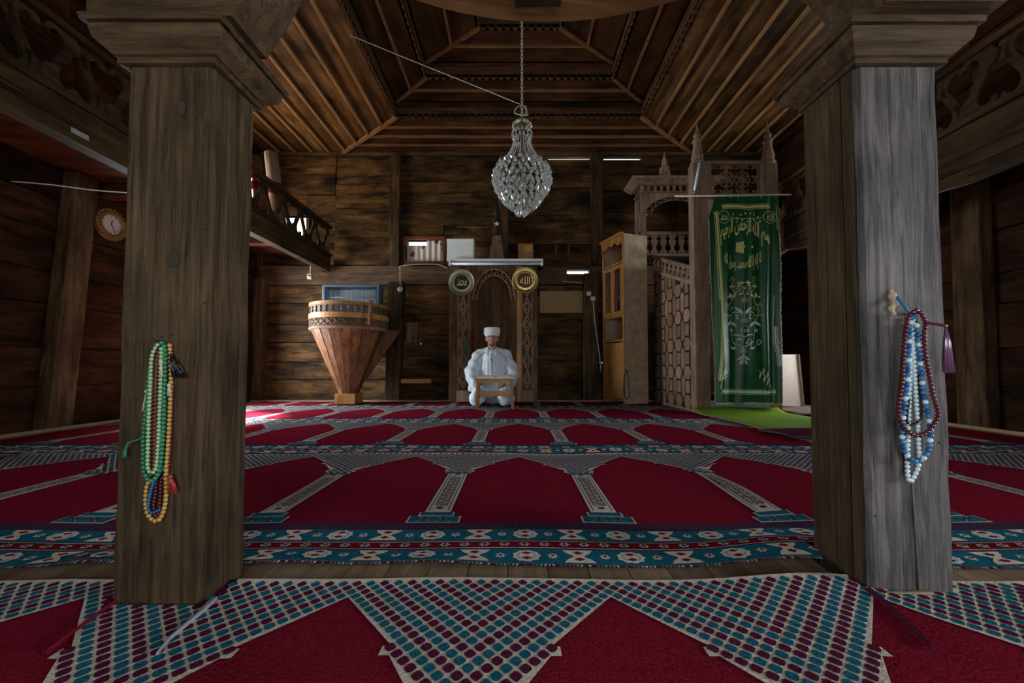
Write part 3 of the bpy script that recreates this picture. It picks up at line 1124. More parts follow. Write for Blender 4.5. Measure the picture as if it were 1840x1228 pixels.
LROW = 1.385
saf_carpet(1.012 - LROW, LROW, -0.085, -1.75, 1.85, 'red prayer carpet nearest the viewer, its lattice edge between the two pillars', vmin=0.85)
saf_carpet(1.072, LROW, 0.33, -3.1, 3.2, 'red prayer carpet with wide teal flower border running just behind both pillars')
saf_carpet(2.462, LROW, 0.345, -3.85, 3.95, 'red prayer carpet in the middle of the room, third row from the viewer')
saf_carpet(3.852, LROW, 0.325, -3.95, 4.05, 'red prayer carpet in front of the reading stand, fourth row from the viewer')
saf_carpet(5.242, LROW, 0.32, -3.95, 4.05, 'red prayer carpet under the kneeling man along the back wall', vmax=0.93)

# slits cut in the front carpet where it was fitted round the pillars
def slit_strip(name, pix, w0, mats, label, lift=0.018):
    pts = [FL(*p) for p in pix]
    mb = MB()
    n = len(pts)
    for i in range(n - 1):
        a, b = pts[i], pts[i + 1]
        d = (b - a).normalized()
        s = Vector((-d.y, d.x, 0))
        wa, wb_ = w0 * (1 - i / n), w0 * (1 - (i + 1) / n)
        za, zb = undulate(a.x, a.y) + lift, undulate(b.x, b.y) + lift
        mb.hexa([(a.x, a.y, za - 0.006), (b.x, b.y, zb - 0.006), (b.x + s.x * wb_, b.y + s.y * wb_, zb - 0.006), (a.x + s.x * wa, a.y + s.y * wa, za - 0.006),
                 (a.x, a.y, za), (b.x, b.y, zb), (b.x + s.x * wb_, b.y + s.y * wb_, zb + 0.004), (a.x + s.x * wa, a.y + s.y * wa, za + 0.004)])
    return tag(mb.build(name, mats, None, loc=pts[0]), label, 'carpet edge')


slit_strip('turned_carpet_edge', [(378, 1092), (352, 1118), (325, 1142), (300, 1165), (280, 1192)], 0.014, M['backing'], 'grey white backing of the slit carpet turned up right of the left pillar')
slit_strip('torn_carpet_edge', [(1556, 1080), (1595, 1108), (1630, 1140), (1655, 1164), (1672, 1184)], 0.009, M['wine'], 'dark red slit edge of the carpet running from the right pillar towards the viewer')
slit_strip('loose_carpet_thread', [(206, 1096), (170, 1122), (128, 1154), (84, 1190)], 0.005, M['red'], 'thin red slit edge of the carpet left of the left pillar')

# ================================================================== PILLARS, CAPITALS, ARCH
def pillar(px, mat, x0, x1, y0, y1, zc, ztop_, label, over=0.050):
    cx, cy = (x0 + x1) / 2, (y0 + y1) / 2
    t = thing('pillar', label, 'pillar', (cx, cy, 0))
    mb = MB()
    n = 14
    rnd = random.Random(px)
    ring = []
    ch = 0.010
    base = [(x0 + ch, y0), (x1 - ch, y0), (x1, y0 + ch), (x1, y1 - ch), (x1 - ch, y1), (x0 + ch, y1), (x0, y1 - ch), (x0, y0 + ch)]
    for i in range(n + 1):
        z = zc * i / n
        for (ax, ay) in base:
            mb.v.append((ax + rnd.uniform(-1, 1) * 0.0018, ay + rnd.uniform(-1, 1) * 0.0018, z))
    for i in range(n):
        for k in range(8):
            k2 = (k + 1) % 8
            mb.face([i * 8 + k, i * 8 + k2, i * 8 + 8 + k2, i * 8 + 8 + k])
    mb.face(list(range(7, -1, -1)))
    mb.face([n * 8 + k for k in range(8)])
    mb.build('shaft', mat, t)
    # capital: mouldings growing outwards
    prof = [(0.002, 0.0), (0.012, 0.003), (0.012, 0.026), (0.018, 0.030), (0.028, 0.048), (0.040, 0.066), (0.042, 0.070), (0.046, 0.098), (over - 0.004, 0.112), (over - 0.004, 0.118), (over + 0.006, 0.118), (over + 0.009, 0.142)]
    prof = [(e, dz / 0.142 * (ztop_ - zc)) for e, dz in prof]
    groups = [prof[:4], prof[3:7], prof[6:10], prof[9:]]
    for gp in groups:
        mb = MB()
        for e, dz in gp:
            mb.v += [(x0 - e, y0 - e, zc + dz), (x1 + e, y0 - e, zc + dz), (x1 + e, y1 + e, zc + dz), (x0 - e, y1 + e, zc + dz)]
        for i in range(len(gp) - 1):
            for k in range(4):
                k2 = (k + 1) % 4
                mb.face([i * 4 + k, i * 4 + k2, i * 4 + 4 + k2, i * 4 + 4 + k])
        mb.face([3, 2, 1, 0])
        q = (len(gp) - 1) * 4
        mb.face([q, q + 1, q + 2, q + 3])
        mb.build('capital_moulding', M['capital'], t)
    return t, ztop_


zcl = P(300, 121, PILLARS[0][2]).z
zcr = P(1600, 121, PILLARS[1][2]).z
pl_, ztl = pillar(1, M['pillar'], *PILLARS[0], zcl, P(300, 20, PILLARS[0][2] - 0.059).z, 'brown square wooden pillar hung with green prayer beads, left of the viewer')
pr_, ztr = pillar(2, M['pillar_grey'], *PILLARS[1], zcr, P(1640, 26, PILLARS[1][2] - 0.059).z, 'weathered grey square wooden pillar hung with blue prayer beads, right of the viewer')
# knots and nails of the left shaft, crack of the right one
def knot(t, p, r, h, mat):
    mb = MB()
    rk = random.Random(int(r * 1e5))
    pts = [(p.x + r * (1 + rk.uniform(-0.15, 0.15)) * math.cos(2 * PI * i / 16), p.z + r * h * (1 + rk.uniform(-0.15, 0.15)) * math.sin(2 * PI * i / 16)) for i in range(16)]
    mb.prism(pts, XZ(p.y - 0.0026), 0, 0.003)
    mb.build('knot', mat, t)


knot(pl_, P(313, 468, PILLARS[0][2]), 0.013, 1.25, M['knot'])
knot(pl_, P(327, 195, PILLARS[0][2]), 0.010, 1.7, M['knot'])
nail = MB().lathe([(0.0, 0.002), (0.0022, 0.0015), (0.003, 0.0)], 0, 0, 8, axis='Y').mesh('nail', M['black'])
for px, py in ((369, 411), (368, 545), (236, 528), (364, 831), (243, 720), (310, 602), (290, 606)):
    inst('nail', nail, pl_, P(px, py, 0.9145))
for px, py in ((1573, 928), (1689, 796), (1550, 620)):
    inst('nail', nail, pr_, P(px, py, 0.9595))
MB().tube([P(1638, 870, 0.9608), P(1641, 930, 0.9608), P(1645, 990, 0.9608), P(1649, 1060, 0.9608)], [0.0007, 0.0015, 0.0018, 0.0024], 5).build('crack', M['gap_shade'], pr_)
# groove board on the inner side of the right pillar
x0_, x1_, y0_, y1_ = PILLARS[1]
MB().box(x0_ - 0.006, x0_ - 0.0025, y0_ + 0.012, y0_ + 0.040, 0.022, zcr - 0.002).build('side_board', M['pillar'], pr_)
MB().box(x0_ - 0.008, x0_ - 0.0025, y0_ + 0.044, y1_ - 0.002, 0.022, zcr - 0.002).build('side_board', M['pillar'], pr_)
tag(MB().box(0.858, 1.0, 0.947, 0.957, 0.012, 0.022).build('floor_trim', M['base_strip'], None, loc=(0.9, 0.95, 0.0), bevel=0.002), 'short pale wooden strip on the carpet at the foot of the right pillar', 'trim')

# arch board carried by the capitals
ya, yb_ = 0.868, 0.995
s1 = P(480, 86, yb_)
arch = [(-0.985, ztl), (s1.x, ztl)]
L2 = P(545, 0, yb_)
arch += [(s1.x + 0.016, ztl + 0.028), (s1.x + 0.045, ztl + 0.07), (L2.x, L2.z), (L2.x + 0.055, L2.z + 0.045), (L2.x + 0.14, L2.z + 0.085), (-0.15, 1.62), (0.06, 1.635), (0.30, 1.62)]
r1 = P(1392, 150, 1.09)
rx = PILLARS[1][0] - 0.02
arch += [(0.55, 1.58), (rx - 0.09, 1.53), (rx - 0.04, 1.48), (rx, ztr + 0.02), (rx + 0.012, ztr), (1.13, ztr), (1.13, 1.78), (-0.985, 1.78)]
# curved gallery front above the viewer
g0 = P(979, 40, 1.06)
gz = g0.z
GC, GR = (g0.x, 0.12), 0.94
gal = thing('gallery', 'curved dark wooden gallery front with arch board, carried by the pillars above the viewer', 'gallery', (GC[0], GC[1], gz))
MB().prism(arch, XZ(ya), 0, yb_ - ya).build('arch_board', M['capital'], gal)
N = 40


def disc(r, z0, z1, y_in=None):
    mb = MB()
    pts = [(GC[0] + r * math.cos(PI * i / N), GC[1] + r * math.sin(PI * i / N)) for i in range(N + 1)]
    return pts


rim_o, rim_i = disc(GR, 0, 0), disc(GR - 0.05, 0, 0)
mb = MB()
for i in range(N):
    a, b, c, d = rim_o[i], rim_o[i + 1], rim_i[i + 1], rim_i[i]
    mb.hexa([(*a, gz), (*b, gz), (*c, gz + 0.012), (*d, gz + 0.012), (*a, gz + 0.03), (*b, gz + 0.03), (*c, gz + 0.03), (*d, gz + 0.03)])
mb.build('rim', M['batten_x'], gal)
# underside boards, fanned in strips along Y
xs_ = [GC[0] - 0.88 + 1.76 * i / 12 for i in range(13)]
for a, b in zip(xs_, xs_[1:]):
    ra, rb = [math.sqrt(max(0.0, (GR - 0.045) ** 2 - (q - GC[0]) ** 2)) for q in (a, b)]
    MB().prism([(a + 0.002, 0.0), (b - 0.002, 0.0), (b - 0.002, GC[1] + rb), (a + 0.002, GC[1] + ra)], XY(gz + 0.022 + random.uniform(0, 0.006)), 0, 0.02).build('plank', M['soffit'], gal, loc=((a + b) / 2, 0.3, gz))
MB().bar((0.05, 0.3, gz + 0.0), (0.06, 1.0, gz + 0.012), 0.12, 0.05).build('beam', M['beam_y'], gal)

# ================================================================== BALCONIES
def scroll_mesh(name, h, mat, t=0.022):
    """one fretwork board: an S scroll with curled ends and a leaf"""
    mb = MB()
    pts = []
    n = 56
    smax = 1.72
    xs, ys = 0.0, 0.0
    acc = []
    for i in range(-n, n + 1):
        s = smax * i / n
        ds = smax / n
        xs += math.cos(s * s * 1.25) * ds
        ys += math.sin(s * s * 1.25) * (1 if s > 0 else 1) * ds
        acc.append((xs, ys, s))
    cx = sum(p[0] for p in acc) / len(acc)
    # euler spiral is odd: mirror the negative half
    pos = []
    x_, y_ = 0.0, 0.0
    for i in range(n + 1):
        s = smax * i / n
        ds = smax / n
        x_ += math.cos(s * s * 1.25) * ds
        y_ += math.sin(s * s * 1.25) * ds
        pos.append((x_, y_, s))
    path = [(-p[0], -p[1], p[2]) for p in reversed(pos)] + pos[1:]
    ang = R(62)
    c, s_ = math.cos(ang), math.sin(ang)
    path = [(c * x - s_ * y, s_ * x + c * y, s) for x, y, s in path]
    zmin, zmax = min(p[1] for p in path), max(p[1] for p in path)
    k = h / (zmax - zmin) * 0.90
    zc = (zmin + zmax) / 2
    P2 = [((x) * k, (y - zc) * k, s) for x, y, s in path]
    w = [h * (0.135 - 0.060 * abs(p[2]) / smax) for p in P2]
    Ln = len(P2)
    lft, rgt = [], []
    for i in range(Ln):
        a, b = P2[max(i - 1, 0)], P2[min(i + 1, Ln - 1)]
        dx, dy = b[0] - a[0], b[1] - a[1]
        l = math.hypot(dx, dy) or 1
        nx, ny = -dy / l, dx / l
        lft.append((P2[i][0] + nx * w[i] / 2, P2[i][1] + ny * w[i] / 2))
        rgt.append((P2[i][0] - nx * w[i] / 2, P2[i][1] - ny * w[i] / 2))
    for i in range(Ln - 1):
        a, b, c2, d = lft[i], lft[i + 1], rgt[i + 1], rgt[i]
        mb.hexa([(0, *a), (0, *b), (0, *c2), (0, *d), (t, *a), (t, *b), (t, *c2), (t, *d)])
    # leaf pieces that tie the scroll to the rails
    for sg in (1, -1):
        lf = [(0.02 * sg, 0.10 * h * sg), (0.22 * h * sg, 0.20 * h * sg), (0.26 * h * sg, 0.34 * h * sg), (0.17 * h * sg, 0.50 * h * sg), (0.06 * h * sg, 0.50 * h * sg), (0.10 * h * sg, 0.33 * h * sg)]
        mb.prism(lf, lambda u, v, d: (d, u, v), 0, t)
    return mb.mesh(name, mat)


def balcony(X, sgn, label, zb, zfl, zrb, zrt, ya_, yb2):
    t = thing('balcony', label, 'balcony', (X, (ya_ + yb2) / 2, zb))
    # front beam with mouldings
    a, b = sorted((X, X + sgn * 0.12))
    MB().box(a, b, ya_, yb2, zb, zrb - 0.05).build('front_beam', M['beam_y'], t, bevel=0.008)
    a2, b2 = sorted((X - sgn * 0.025, X + sgn * 0.10))
    MB().box(a2, b2, ya_, yb2, zrb - 0.05, zrb).build('bottom_rail', M['beam_y'], t, bevel=0.006)
    MB().box(a2, b2, ya_, yb2, zrt, zrt + 0.05).build('top_rail', M['beam_y'], t, bevel=0.008)
    MB().box(*sorted((X - sgn * 0.012, X)), ya_, yb2, zb + 0.09, zb + 0.12).build('moulding', M['beam_y'], t, bevel=0.004)
    me = scroll_mesh('fretwork_board', zrt - zrb + 0.03, M['beam_y'])
    y = ya_ + 0.12
    i = 0
    while y < yb2 - 0.1:
        inst('fretwork_board', me, t, (X + sgn * 0.03, y, (zrb + zrt) / 2), (0, 0, 0) if i % 2 else (0, 0, PI))
        y += 0.20
        i += 1
    # floor boards seen from below, joists
    X2 = XL + 0.002 if sgn < 0 else XR - 0.002
    y = ya_
    while y < yb2 - 0.05:
        e = min(yb2, y + 0.24)
        p0, p1 = sorted((X + sgn * 0.12, X2))
        MB().box(p0, p1, y + 0.002, e - 0.002, zfl + random.uniform(-0.004, 0.004), zfl + 0.03).build('floor_board', M['soffit'], t, loc=((p0 + p1) / 2, y, zfl))
        y = e
    for y in (0.9, 2.35, 3.9, 5.4):
        p0, p1 = sorted((X + sgn * 0.12, X2))
        MB().box(p0, p1, y - 0.06, y + 0.06, zfl - 0.13, zfl - 0.006).build('joist', M['soffit'], t, loc=((p0 + p1) / 2, y, zfl), bevel=0.008)
    return t


balL = balcony(-3.0, -1, 'dark wooden balcony with scroll fretwork railing along the left wall', 2.10, 2.40, 2.40, 2.80, 0.2, YB - 0.12)
balR = balcony(3.30, 1, 'dark wooden balcony with scroll fretwork railing along the right wall', 2.02, 2.34, 2.38, 2.80, 0.2, YB - 0.12)
MB().prism([(0.6, 2.05), (YB - 0.3, 2.05)] + [(YB - 0.3 - (YB - 0.9) * i / 20, 2.0 - 0.10 * math.sin(PI * ((i / 20 * 4) % 1.0))) for i in range(21)], YZ(3.32), 0, 0.03).build('valance_board', M['beam_y'], balR)
# metal strap on the left beam
p = PXP(143, 241, -3.0)
mb = MB()
mb.box(-2.9995, -2.993, p.y - 0.055, p.y + 0.055, p.z - 0.018, p.z + 0.018)
tag(mb.build('metal_strap', M['strap'], None, loc=p, bevel=0.004), 'small grey metal strap screwed to the left balcony beam', 'strap')
# rolled rugs leaning over the left railing
for (pa, pb, r, lab) in (((487, 276), (512, 345), 0.085, 'cream patterned rolled rug standing upright behind the left railing'), ((458, 283), (470, 335), 0.07, 'shorter dull red rolled rug behind the left railing beside the pillar')):
    A, B = P(pa[0], pa[1], 5.2 if r > 0.08 else 4.85), P(pb[0], pb[1], 5.2 if r > 0.08 else 4.85)
    A, B = Vector((A.x, A.y, A.z)), Vector((B.x, B.y, 2.436))
    A.x = min(A.x, -3.22)
    B.x = min(B.x, -3.18)
    t = thing('rolled_rug', lab, 'rug', B)
    MB().tube([B, B.lerp(A, 0.5), A], [r, r, r * 0.97], 20).build('roll', M['rug_roll'] if r > 0.08 else M['maroon'], t)
    d = (A - B).normalized()
    sp = []
    for i in range(40):
        an = i * 0.42
        q = r * (0.95 - i / 48)
        sp.append(A + d * 0.002 + Vector((math.cos(an) * q, math.sin(an) * q, 0)))
    MB().tube(sp, 0.004, 5).build('spiral_edge', M['wine'], t)
    MB().tube([B.lerp(A, 0.45), B.lerp(A, 0.58)], r * 1.01, 20, cap=False).build('woven_band', M['wine'], t)

# ================================================================== MIHRAB
YM = 6.05
def mx_(px, Y=YM): return P(px, 600, Y).x
def mz_(py, Y=YM): return P(886, py, Y).z


mih = thing('mihrab', 'tall carved wooden prayer niche with lattice arch in the back wall', 'prayer niche', (mx_(886), YM + 0.15, 0))
ZC = mz_(478)
YW = YB - 0.065
XA, XB_ = mx_(806), mx_(966)
NX0, NX1 = mx_(847), mx_(929)
for px0, px1, y0, mat in ((806, 822, YM + 0.03, 'mihrab'), (842.5, 847, YM, 'mihrab'), (929, 937, YM - 0.01, 'honey'), (957, 966, YM + 0.03, 'mihrab')):
    MB().box(mx_(px0), mx_(px1), y0, YW, 0.02, ZC).build('jamb_board', M[mat], mih, loc=(mx_(px0), YM, 0.6), bevel=0.005)
for px0, px1 in ((822, 842.5), (937, 957)):
    a, b = mx_(px0), mx_(px1)
    st = MB().box(a, b, YM + 0.03, YW, 0.02, ZC).build('carved_strip', M['mihrab'], mih, loc=(a, YM, 0))
    MB().box(a, a + 0.016, YM - 0.005, YM + 0.02, 0.22, ZC).box(b - 0.016, b, YM - 0.005, YM + 0.02, 0.22, ZC).build('edge_moulding', M['mihrab_carved'], st, loc=(a, YM, 0))
    MB().box(a - 0.01, b + 0.01, YM - 0.03, YM + 0.02, 0.02, 0.20).build('plinth', M['mihrab_carved'], st, loc=(a, YM, 0), bevel=0.006)
    mb = MB()
    c = (a + b) / 2
    hw, hh = (b - a) / 2 - 0.026, 0.135
    mb2 = [(-hw, 0), (0, -hh), (hw, 0), (0, hh)]
    for i in range(4):
        p, q = mb2[i], mb2[(i + 1) % 4]
        mb.bar((p[0], 0, p[1]), (q[0], 0, q[1]), 0.022, 0.034, up=(0, 1, 0))
        mb.bar((p[0] * 0.5, 0, p[1] * 0.5), (q[0] * 0.5, 0, q[1] * 0.5), 0.016, 0.026, up=(0, 1, 0))
    me = mb.mesh('carved_diamond', M['mihrab_carved'])
    z = 0.37
    while z < ZC - 0.1:
        inst('carved_diamond', me, st, (c, YM + 0.014, z))
        z += 0.285
# niche: upright planks on a half ellipse
ncx, nrx, nry = (NX0 + NX1) / 2, (NX1 - NX0) / 2, YW - YM - 0.03
ns = 9
for i in range(ns):
    a0, a1 = PI * i / ns, PI * (i + 1) / ns
    p0 = (ncx + nrx * math.cos(a0), YM + 0.01 + nry * math.sin(a0))
    p1 = (ncx + nrx * math.cos(a1), YM + 0.01 + nry * math.sin(a1))
    cxm, cym = (p0[0] + p1[0]) / 2 - ncx, (p0[1] + p1[1]) / 2 - YM
    s = 0.02 / math.hypot(cxm, cym)
    q0, q1 = (p0[0] + cxm * s, p0[1] + cym * s), (p1[0] + cxm * s, p1[1] + cym * s)
    MB().hexa([(*p0, 0.02), (*p1, 0.02), (*q1, 0.02), (*q0, 0.02), (*p0, ZC), (*p1, ZC), (*q1, ZC), (*q0, ZC)]).build('niche_plank', M['mihrab'], mih, loc=(p0[0], p0[1], 0.6))
# spandrel board with round arch and pierced ring
ra = nrx * 0.93
za = mz_(540)
zs = [(NX1, ZC), (NX0, ZC), (NX0, za)]
ar_pts = [(ncx - ra * math.cos(PI * i / 24), za + (mz_(479) - za) * 0.92 * math.sin(PI * i / 24)) for i in range(25)]
MB().prism(zs + ar_pts + [(NX1, za)], XZ(YM + 0.005), 0, 0.03).build('arch_board', M['mihrab'], mih)
mb = MB()
ra2 = ra * 0.80
hz = (mz_(479) - za) * 0.92
inn = [(ncx - ra2 * math.cos(PI * i / 24), za + hz * 0.80 * math.sin(PI * i / 24)) for i in range(25)]
mb.tube([(u, YM, v) for u, v in ar_pts], 0.013, 6)
mb.tube([(u, YM, v) for u, v in inn], 0.011, 6)
for i in range(0, 24, 2):
    o_, n1, n2 = ar_pts[i + 1], inn[i], inn[i + 2]
    mb.tube([(n1[0], YM, n1[1]), (o_[0], YM, o_[1]), (n2[0], YM, n2[1])], 0.008, 5)
mb.build('lattice_arch', M['mihrab_carved'], mih)
MB().box(XA - 0.02, XB_ + 0.09, YM - 0.10, YW, ZC, ZC + 0.045).build('cornice_shelf', M['mihrab'], mih, bevel=0.006)
ZS = ZC + 0.045
# spire with star and crescent
p = P(893, 462, YM + 0.12)
sp = thing('spire_finial', 'tapered wooden spire with black crescent and white star on the mihrab', 'finial', (p.x, p.y, ZS))
mb = MB()
zb = P(893, 424, YM + 0.12).z
w0, w1 = 0.135, 0.062
mb.hexa([(p.x - w0, p.y - w0 * 0.6, ZS), (p.x + w0, p.y - w0 * 0.6, ZS), (p.x + w0, p.y + w0 * 0.6, ZS), (p.x - w0, p.y + w0 * 0.6, ZS),
         (p.x - w1, p.y - w1 * 0.6, zb), (p.x + w1, p.y - w1 * 0.6, zb), (p.x + w1, p.y + w1 * 0.6, zb), (p.x - w1, p.y + w1 * 0.6, zb)])
mb.build('pyramid', M['minbar'], sp, bevel=0.006)
zt = P(893, 362, YM + 0.12).z
MB().lathe([(0.055, zb), (0.05, zb + 0.10), (0.062, zb + 0.16), (0.06, zb + 0.27), (0.035, zb + 0.30), (0.065, zb + 0.36), (0.04, zb + 0.42), (0.03, zb + 0.46), (0.012, zb + 0.55), (0.0, zt)], p.x, p.y, 18).build('turned_tip', M['black'], sp)
zst = P(893, 400, YM).z
MB().prism([(p.x + 0.042 * (1 if k % 2 == 0 else 0.4) * math.sin(PI * k / 5), zst + 0.042 * (1 if k % 2 == 0 else 0.4) * math.cos(PI * k / 5)) for k in range(10)], XZ(p.y - 0.066), 0, 0.006).build('star', M['white'], sp)
# white box and carved box standing on the shelf
a, b = P(798, 462, YM - 0.08), P(851, 430, YM - 0.08)
bx = thing('white_box', 'large white box standing on the mihrab shelf by the window', 'box', ((a.x + b.x) / 2, YM, ZS))
hb = P(820, 430, YM - 0.08).z
MB().box(XA - 0.02, b.x, YM - 0.085, YM + 0.12, ZS, hb).build('carton', M['white'], bx, bevel=0.003)
MB().box(XA - 0.024, b.x + 0.004, YM - 0.09, YM + 0.125, hb - 0.03, hb + 0.004).build('lid', M['white'], bx, bevel=0.003)
a, b = P(931, 463, YM - 0.02), P(958, 438, YM - 0.02)
wbx = thing('carved_box', 'small pale wooden box with pierced lettered front on the mihrab shelf', 'box', ((a.x + b.x) / 2, YM, ZS))
MB().box(a.x, b.x, YM + 0.0, YM + 0.16, ZS, b.z).build('case', M['honey_x'], wbx, bevel=0.003)
MB().box(a.x, a.x + 0.02, YM - 0.02, YM, ZS, b.z).box(b.x - 0.02, b.x, YM - 0.02, YM, ZS, b.z).box(a.x + 0.02, b.x - 0.02, YM - 0.02, YM, ZS, ZS + 0.02).box(a.x + 0.02, b.x - 0.02, YM - 0.02, YM, b.z - 0.02, b.z).build('rim', M['honey'], wbx)
# fluorescent lamp on the front edge of the shelf
a, b = P(806, 477, YM - 0.16), P(976, 468, YM - 0.16)
lf = thing('fluorescent_lamp', 'long white fluorescent tube lamp along the front edge of the mihrab shelf', 'lamp', ((a.x + b.x) / 2, YM - 0.13, a.z))
MB().box(a.x, b.x, YM - 0.15, YM - 0.1, b.z - 0.01, b.z + 0.03).build('housing', M['white'], lf, bevel=0.004)
zt_ = (a.z + b.z) / 2 - 0.01
MB().tube([(a.x + 0.03, YM - 0.14, zt_), (b.x - 0.03, YM - 0.14, zt_)], 0.022, 12).build('tube', M['tube'], lf)
for q in (a.x, b.x - 0.03):
    MB().box(q, q + 0.03, YM - 0.165, YM - 0.11, zt_ - 0.03, b.z).build('lamp_holder', M['white'], lf, bevel=0.003)

# ---------------------------------------------------------------- Arabic lettering
FORMS = {'ا': (0xFE8D, 0xFE8E, 0, 0), 'إ': (0xFE87, 0xFE88, 0, 0), 'ب': (0xFE8F, 0xFE90, 0xFE91, 0xFE92), 'ح': (0xFEA1, 0xFEA2, 0xFEA3, 0xFEA4),
         'د': (0xFEA9, 0xFEAA, 0, 0), 'ر': (0xFEAD, 0xFEAE, 0, 0), 'س': (0xFEB1, 0xFEB2, 0xFEB3, 0xFEB4), 'ل': (0xFEDD, 0xFEDE, 0xFEDF, 0xFEE0),
         'م': (0xFEE1, 0xFEE2, 0xFEE3, 0xFEE4), 'ن': (0xFEE5, 0xFEE6, 0xFEE7, 0xFEE8), 'ه': (0xFEE9, 0xFEEA, 0xFEEB, 0xFEEC), 'و': (0xFEED, 0xFEEE, 0, 0),
         'ي': (0xFEF1, 0xFEF2, 0xFEF3, 0xFEF4)}


def shape_ar(text):
    out = ''
    for wd in text.split(' '):
        s = ''
        prev = False
        for i, ch in enumerate(wd):
            f = FORMS[ch]
            nxt = i + 1 < len(wd)
            if prev and nxt and f[3]:
                s += chr(f[3]); prev = True
            elif prev:
                s += chr(f[1]); prev = bool(f[2]) and nxt
            elif nxt and f[2]:
                s += chr(f[2]); prev = True
            else:
                s += chr(f[0]); prev = False
        out += s + ' '
    return out.strip()[::-1]


WORK = bpy.data.scenes.new('workbench')           # modifiers and lettering are evaluated here, apart from the place


def work_depsgraph():
    with bpy.context.temp_override(scene=WORK, view_layer=WORK.view_layers[0]):
        dg = bpy.context.evaluated_depsgraph_get()
    dg.update()
    return dg


def glyphs(text, bold=0.008):
    """triangles of the lettering, normalised to x 0..1, y 0..1"""
    cu2 = bpy.data.curves.new('lettering', 'FONT')
    cu2.body = shape_ar(text)
    cu2.offset = bold
    cu2.resolution_u = 3
    o = bpy.data.objects.new('lettering', cu2)
    WORK.collection.objects.link(o)
    dg = work_depsgraph()
    me = o.evaluated_get(dg).to_mesh()
    vs_ = [(v.co.x, v.co.y) for v in me.vertices]
    fs = [list(p.vertices) for p in me.polygons]
    o.evaluated_get(dg).to_mesh_clear()
    bpy.data.objects.remove(o)
    bpy.data.curves.remove(cu2)
    x0, x1 = min(v[0] for v in vs_), max(v[0] for v in vs_)
    y0, y1 = min(v[1] for v in vs_), max(v[1] for v in vs_)
    return [((x - x0) / (x1 - x0), (y - y0) / (y1 - y0)) for x, y in vs_], fs


def letter(mb, text, fn, m=0, bold=0.008):
    vs_, fs = glyphs(text, bold)
    n = len(mb.v)
    mb.v += [tuple(fn(u, v)) for u, v in vs_]
    for f in fs:
        mb.face([n + i for i in f], m)


# round plates on the mihrab
for px, py, r, mat, face, txt, lab in ((829.5, 507, 0.205, 'brass_dull', 'black', 'محمد', 'dull brass round plate with black centre on the left of the mihrab'),
                                       (943.5, 503.5, 0.205, 'brass', 'maroon', 'الله', 'bright brass round plate with maroon centre on the right of the mihrab')):
    c = P(px, py, YM - 0.05)
    t = thing('round_plate', lab, 'plate', (c.x, c.y + 0.02, c.z), group='round lettered plates on the mihrab')
    MB().lathe([(0.115, 0.008), (0.122, 0.016), (0.128, 0.012), (0.19, 0.016), (0.198, 0.026), (r, 0.020), (r, 0.004), (0.11, 0.0)], c.x, c.y + 0.02, 48, axis='Y', cz=c.z).build('rim', M[mat], t)
    MB().lathe([(0.0, 0.006), (0.118, 0.006), (0.118, 0.0)], c.x, c.y + 0.02, 40, axis='Y', cz=c.z, smooth=False).build('centre', M[face], t)
    mb = MB()
    for k in range(28):
        a = 2 * PI * k / 28
        mb.ball((c.x + 0.16 * math.cos(a), c.y + 0.008, c.z + 0.16 * math.sin(a)), 0.011, 1, 0.5, 1, 6, 4)
    mb.build('embossing', M[mat], t, kind='stuff')
    mb = MB()
    letter(mb, txt, lambda u, v: (c.x - 0.078 + 0.156 * u, c.y + 0.010, c.z - 0.06 + 0.12 * v), bold=0.012)
    mb.build('lettering', M['goldleaf'], t)
# lettering of the carved box
a, b = P(931, 463, YM - 0.02), P(958, 438, YM - 0.02)
mb = MB()
for k in range(3):
    zz = ZS + 0.035 + k * 0.055
    letter(mb, ('لا إله إلا الله', 'محمد رسول الله', 'الله')[k], lambda u, v: (a.x + 0.035 + (b.x - a.x - 0.07) * u, YM - 0.003, zz + 0.04 * v))
mb.build('lettering', M['pulpit'], wbx)

# ---------------------------------------------------------------- things on the back wall
a, b = P(970, 563, YB - 0.03), P(1053, 524, YB - 0.03)
t = thing('straw_panel', 'flat yellow woven straw panel hung on the back wall right of the mihrab', 'panel', ((a.x + b.x) / 2, YB - 0.03, a.z))
MB().box(a.x, b.x, YB - 0.05, YB - 0.025, a.z, b.z).build('mat', M['straw'], t)
MB().box(a.x, b.x, YB - 0.056, YB - 0.05, a.z, a.z + 0.02).box(a.x, b.x, YB - 0.056, YB - 0.05, b.z - 0.02, b.z).box(a.x, a.x + 0.02, YB - 0.056, YB - 0.05, a.z + 0.02, b.z - 0.02).box(b.x - 0.02, b.x, YB - 0.056, YB - 0.05, a.z + 0.02, b.z - 0.02).build('edge_binding', M['straw'], t)
for px, py, lab in ((1058, 528, 'upper small white junction box on the post near the cabinet'), (1065.5, 537, 'lower small white junction box with hanging cord near the cabinet')):
    c = P(px, py, YB - 0.17)
    t = thing('junction_box', lab, 'junction box', c)
    MB().box(c.x - 0.035, c.x + 0.035, YB - 0.19, YB - 0.158, c.z - 0.035, c.z + 0.035).build('case', M['cream_board'], t, bevel=0.006)
    MB().box(c.x - 0.012, c.x + 0.012, YB - 0.193, YB - 0.189, c.z - 0.012, c.z + 0.012).build('switch', M['white'], t)


def cord(name, pts, r, label, mat='cord', n=8):
    return tag(MB().tube(spline(pts, n), r, 6).build(name, M[mat], None, loc=pts[0]), label, 'cord')


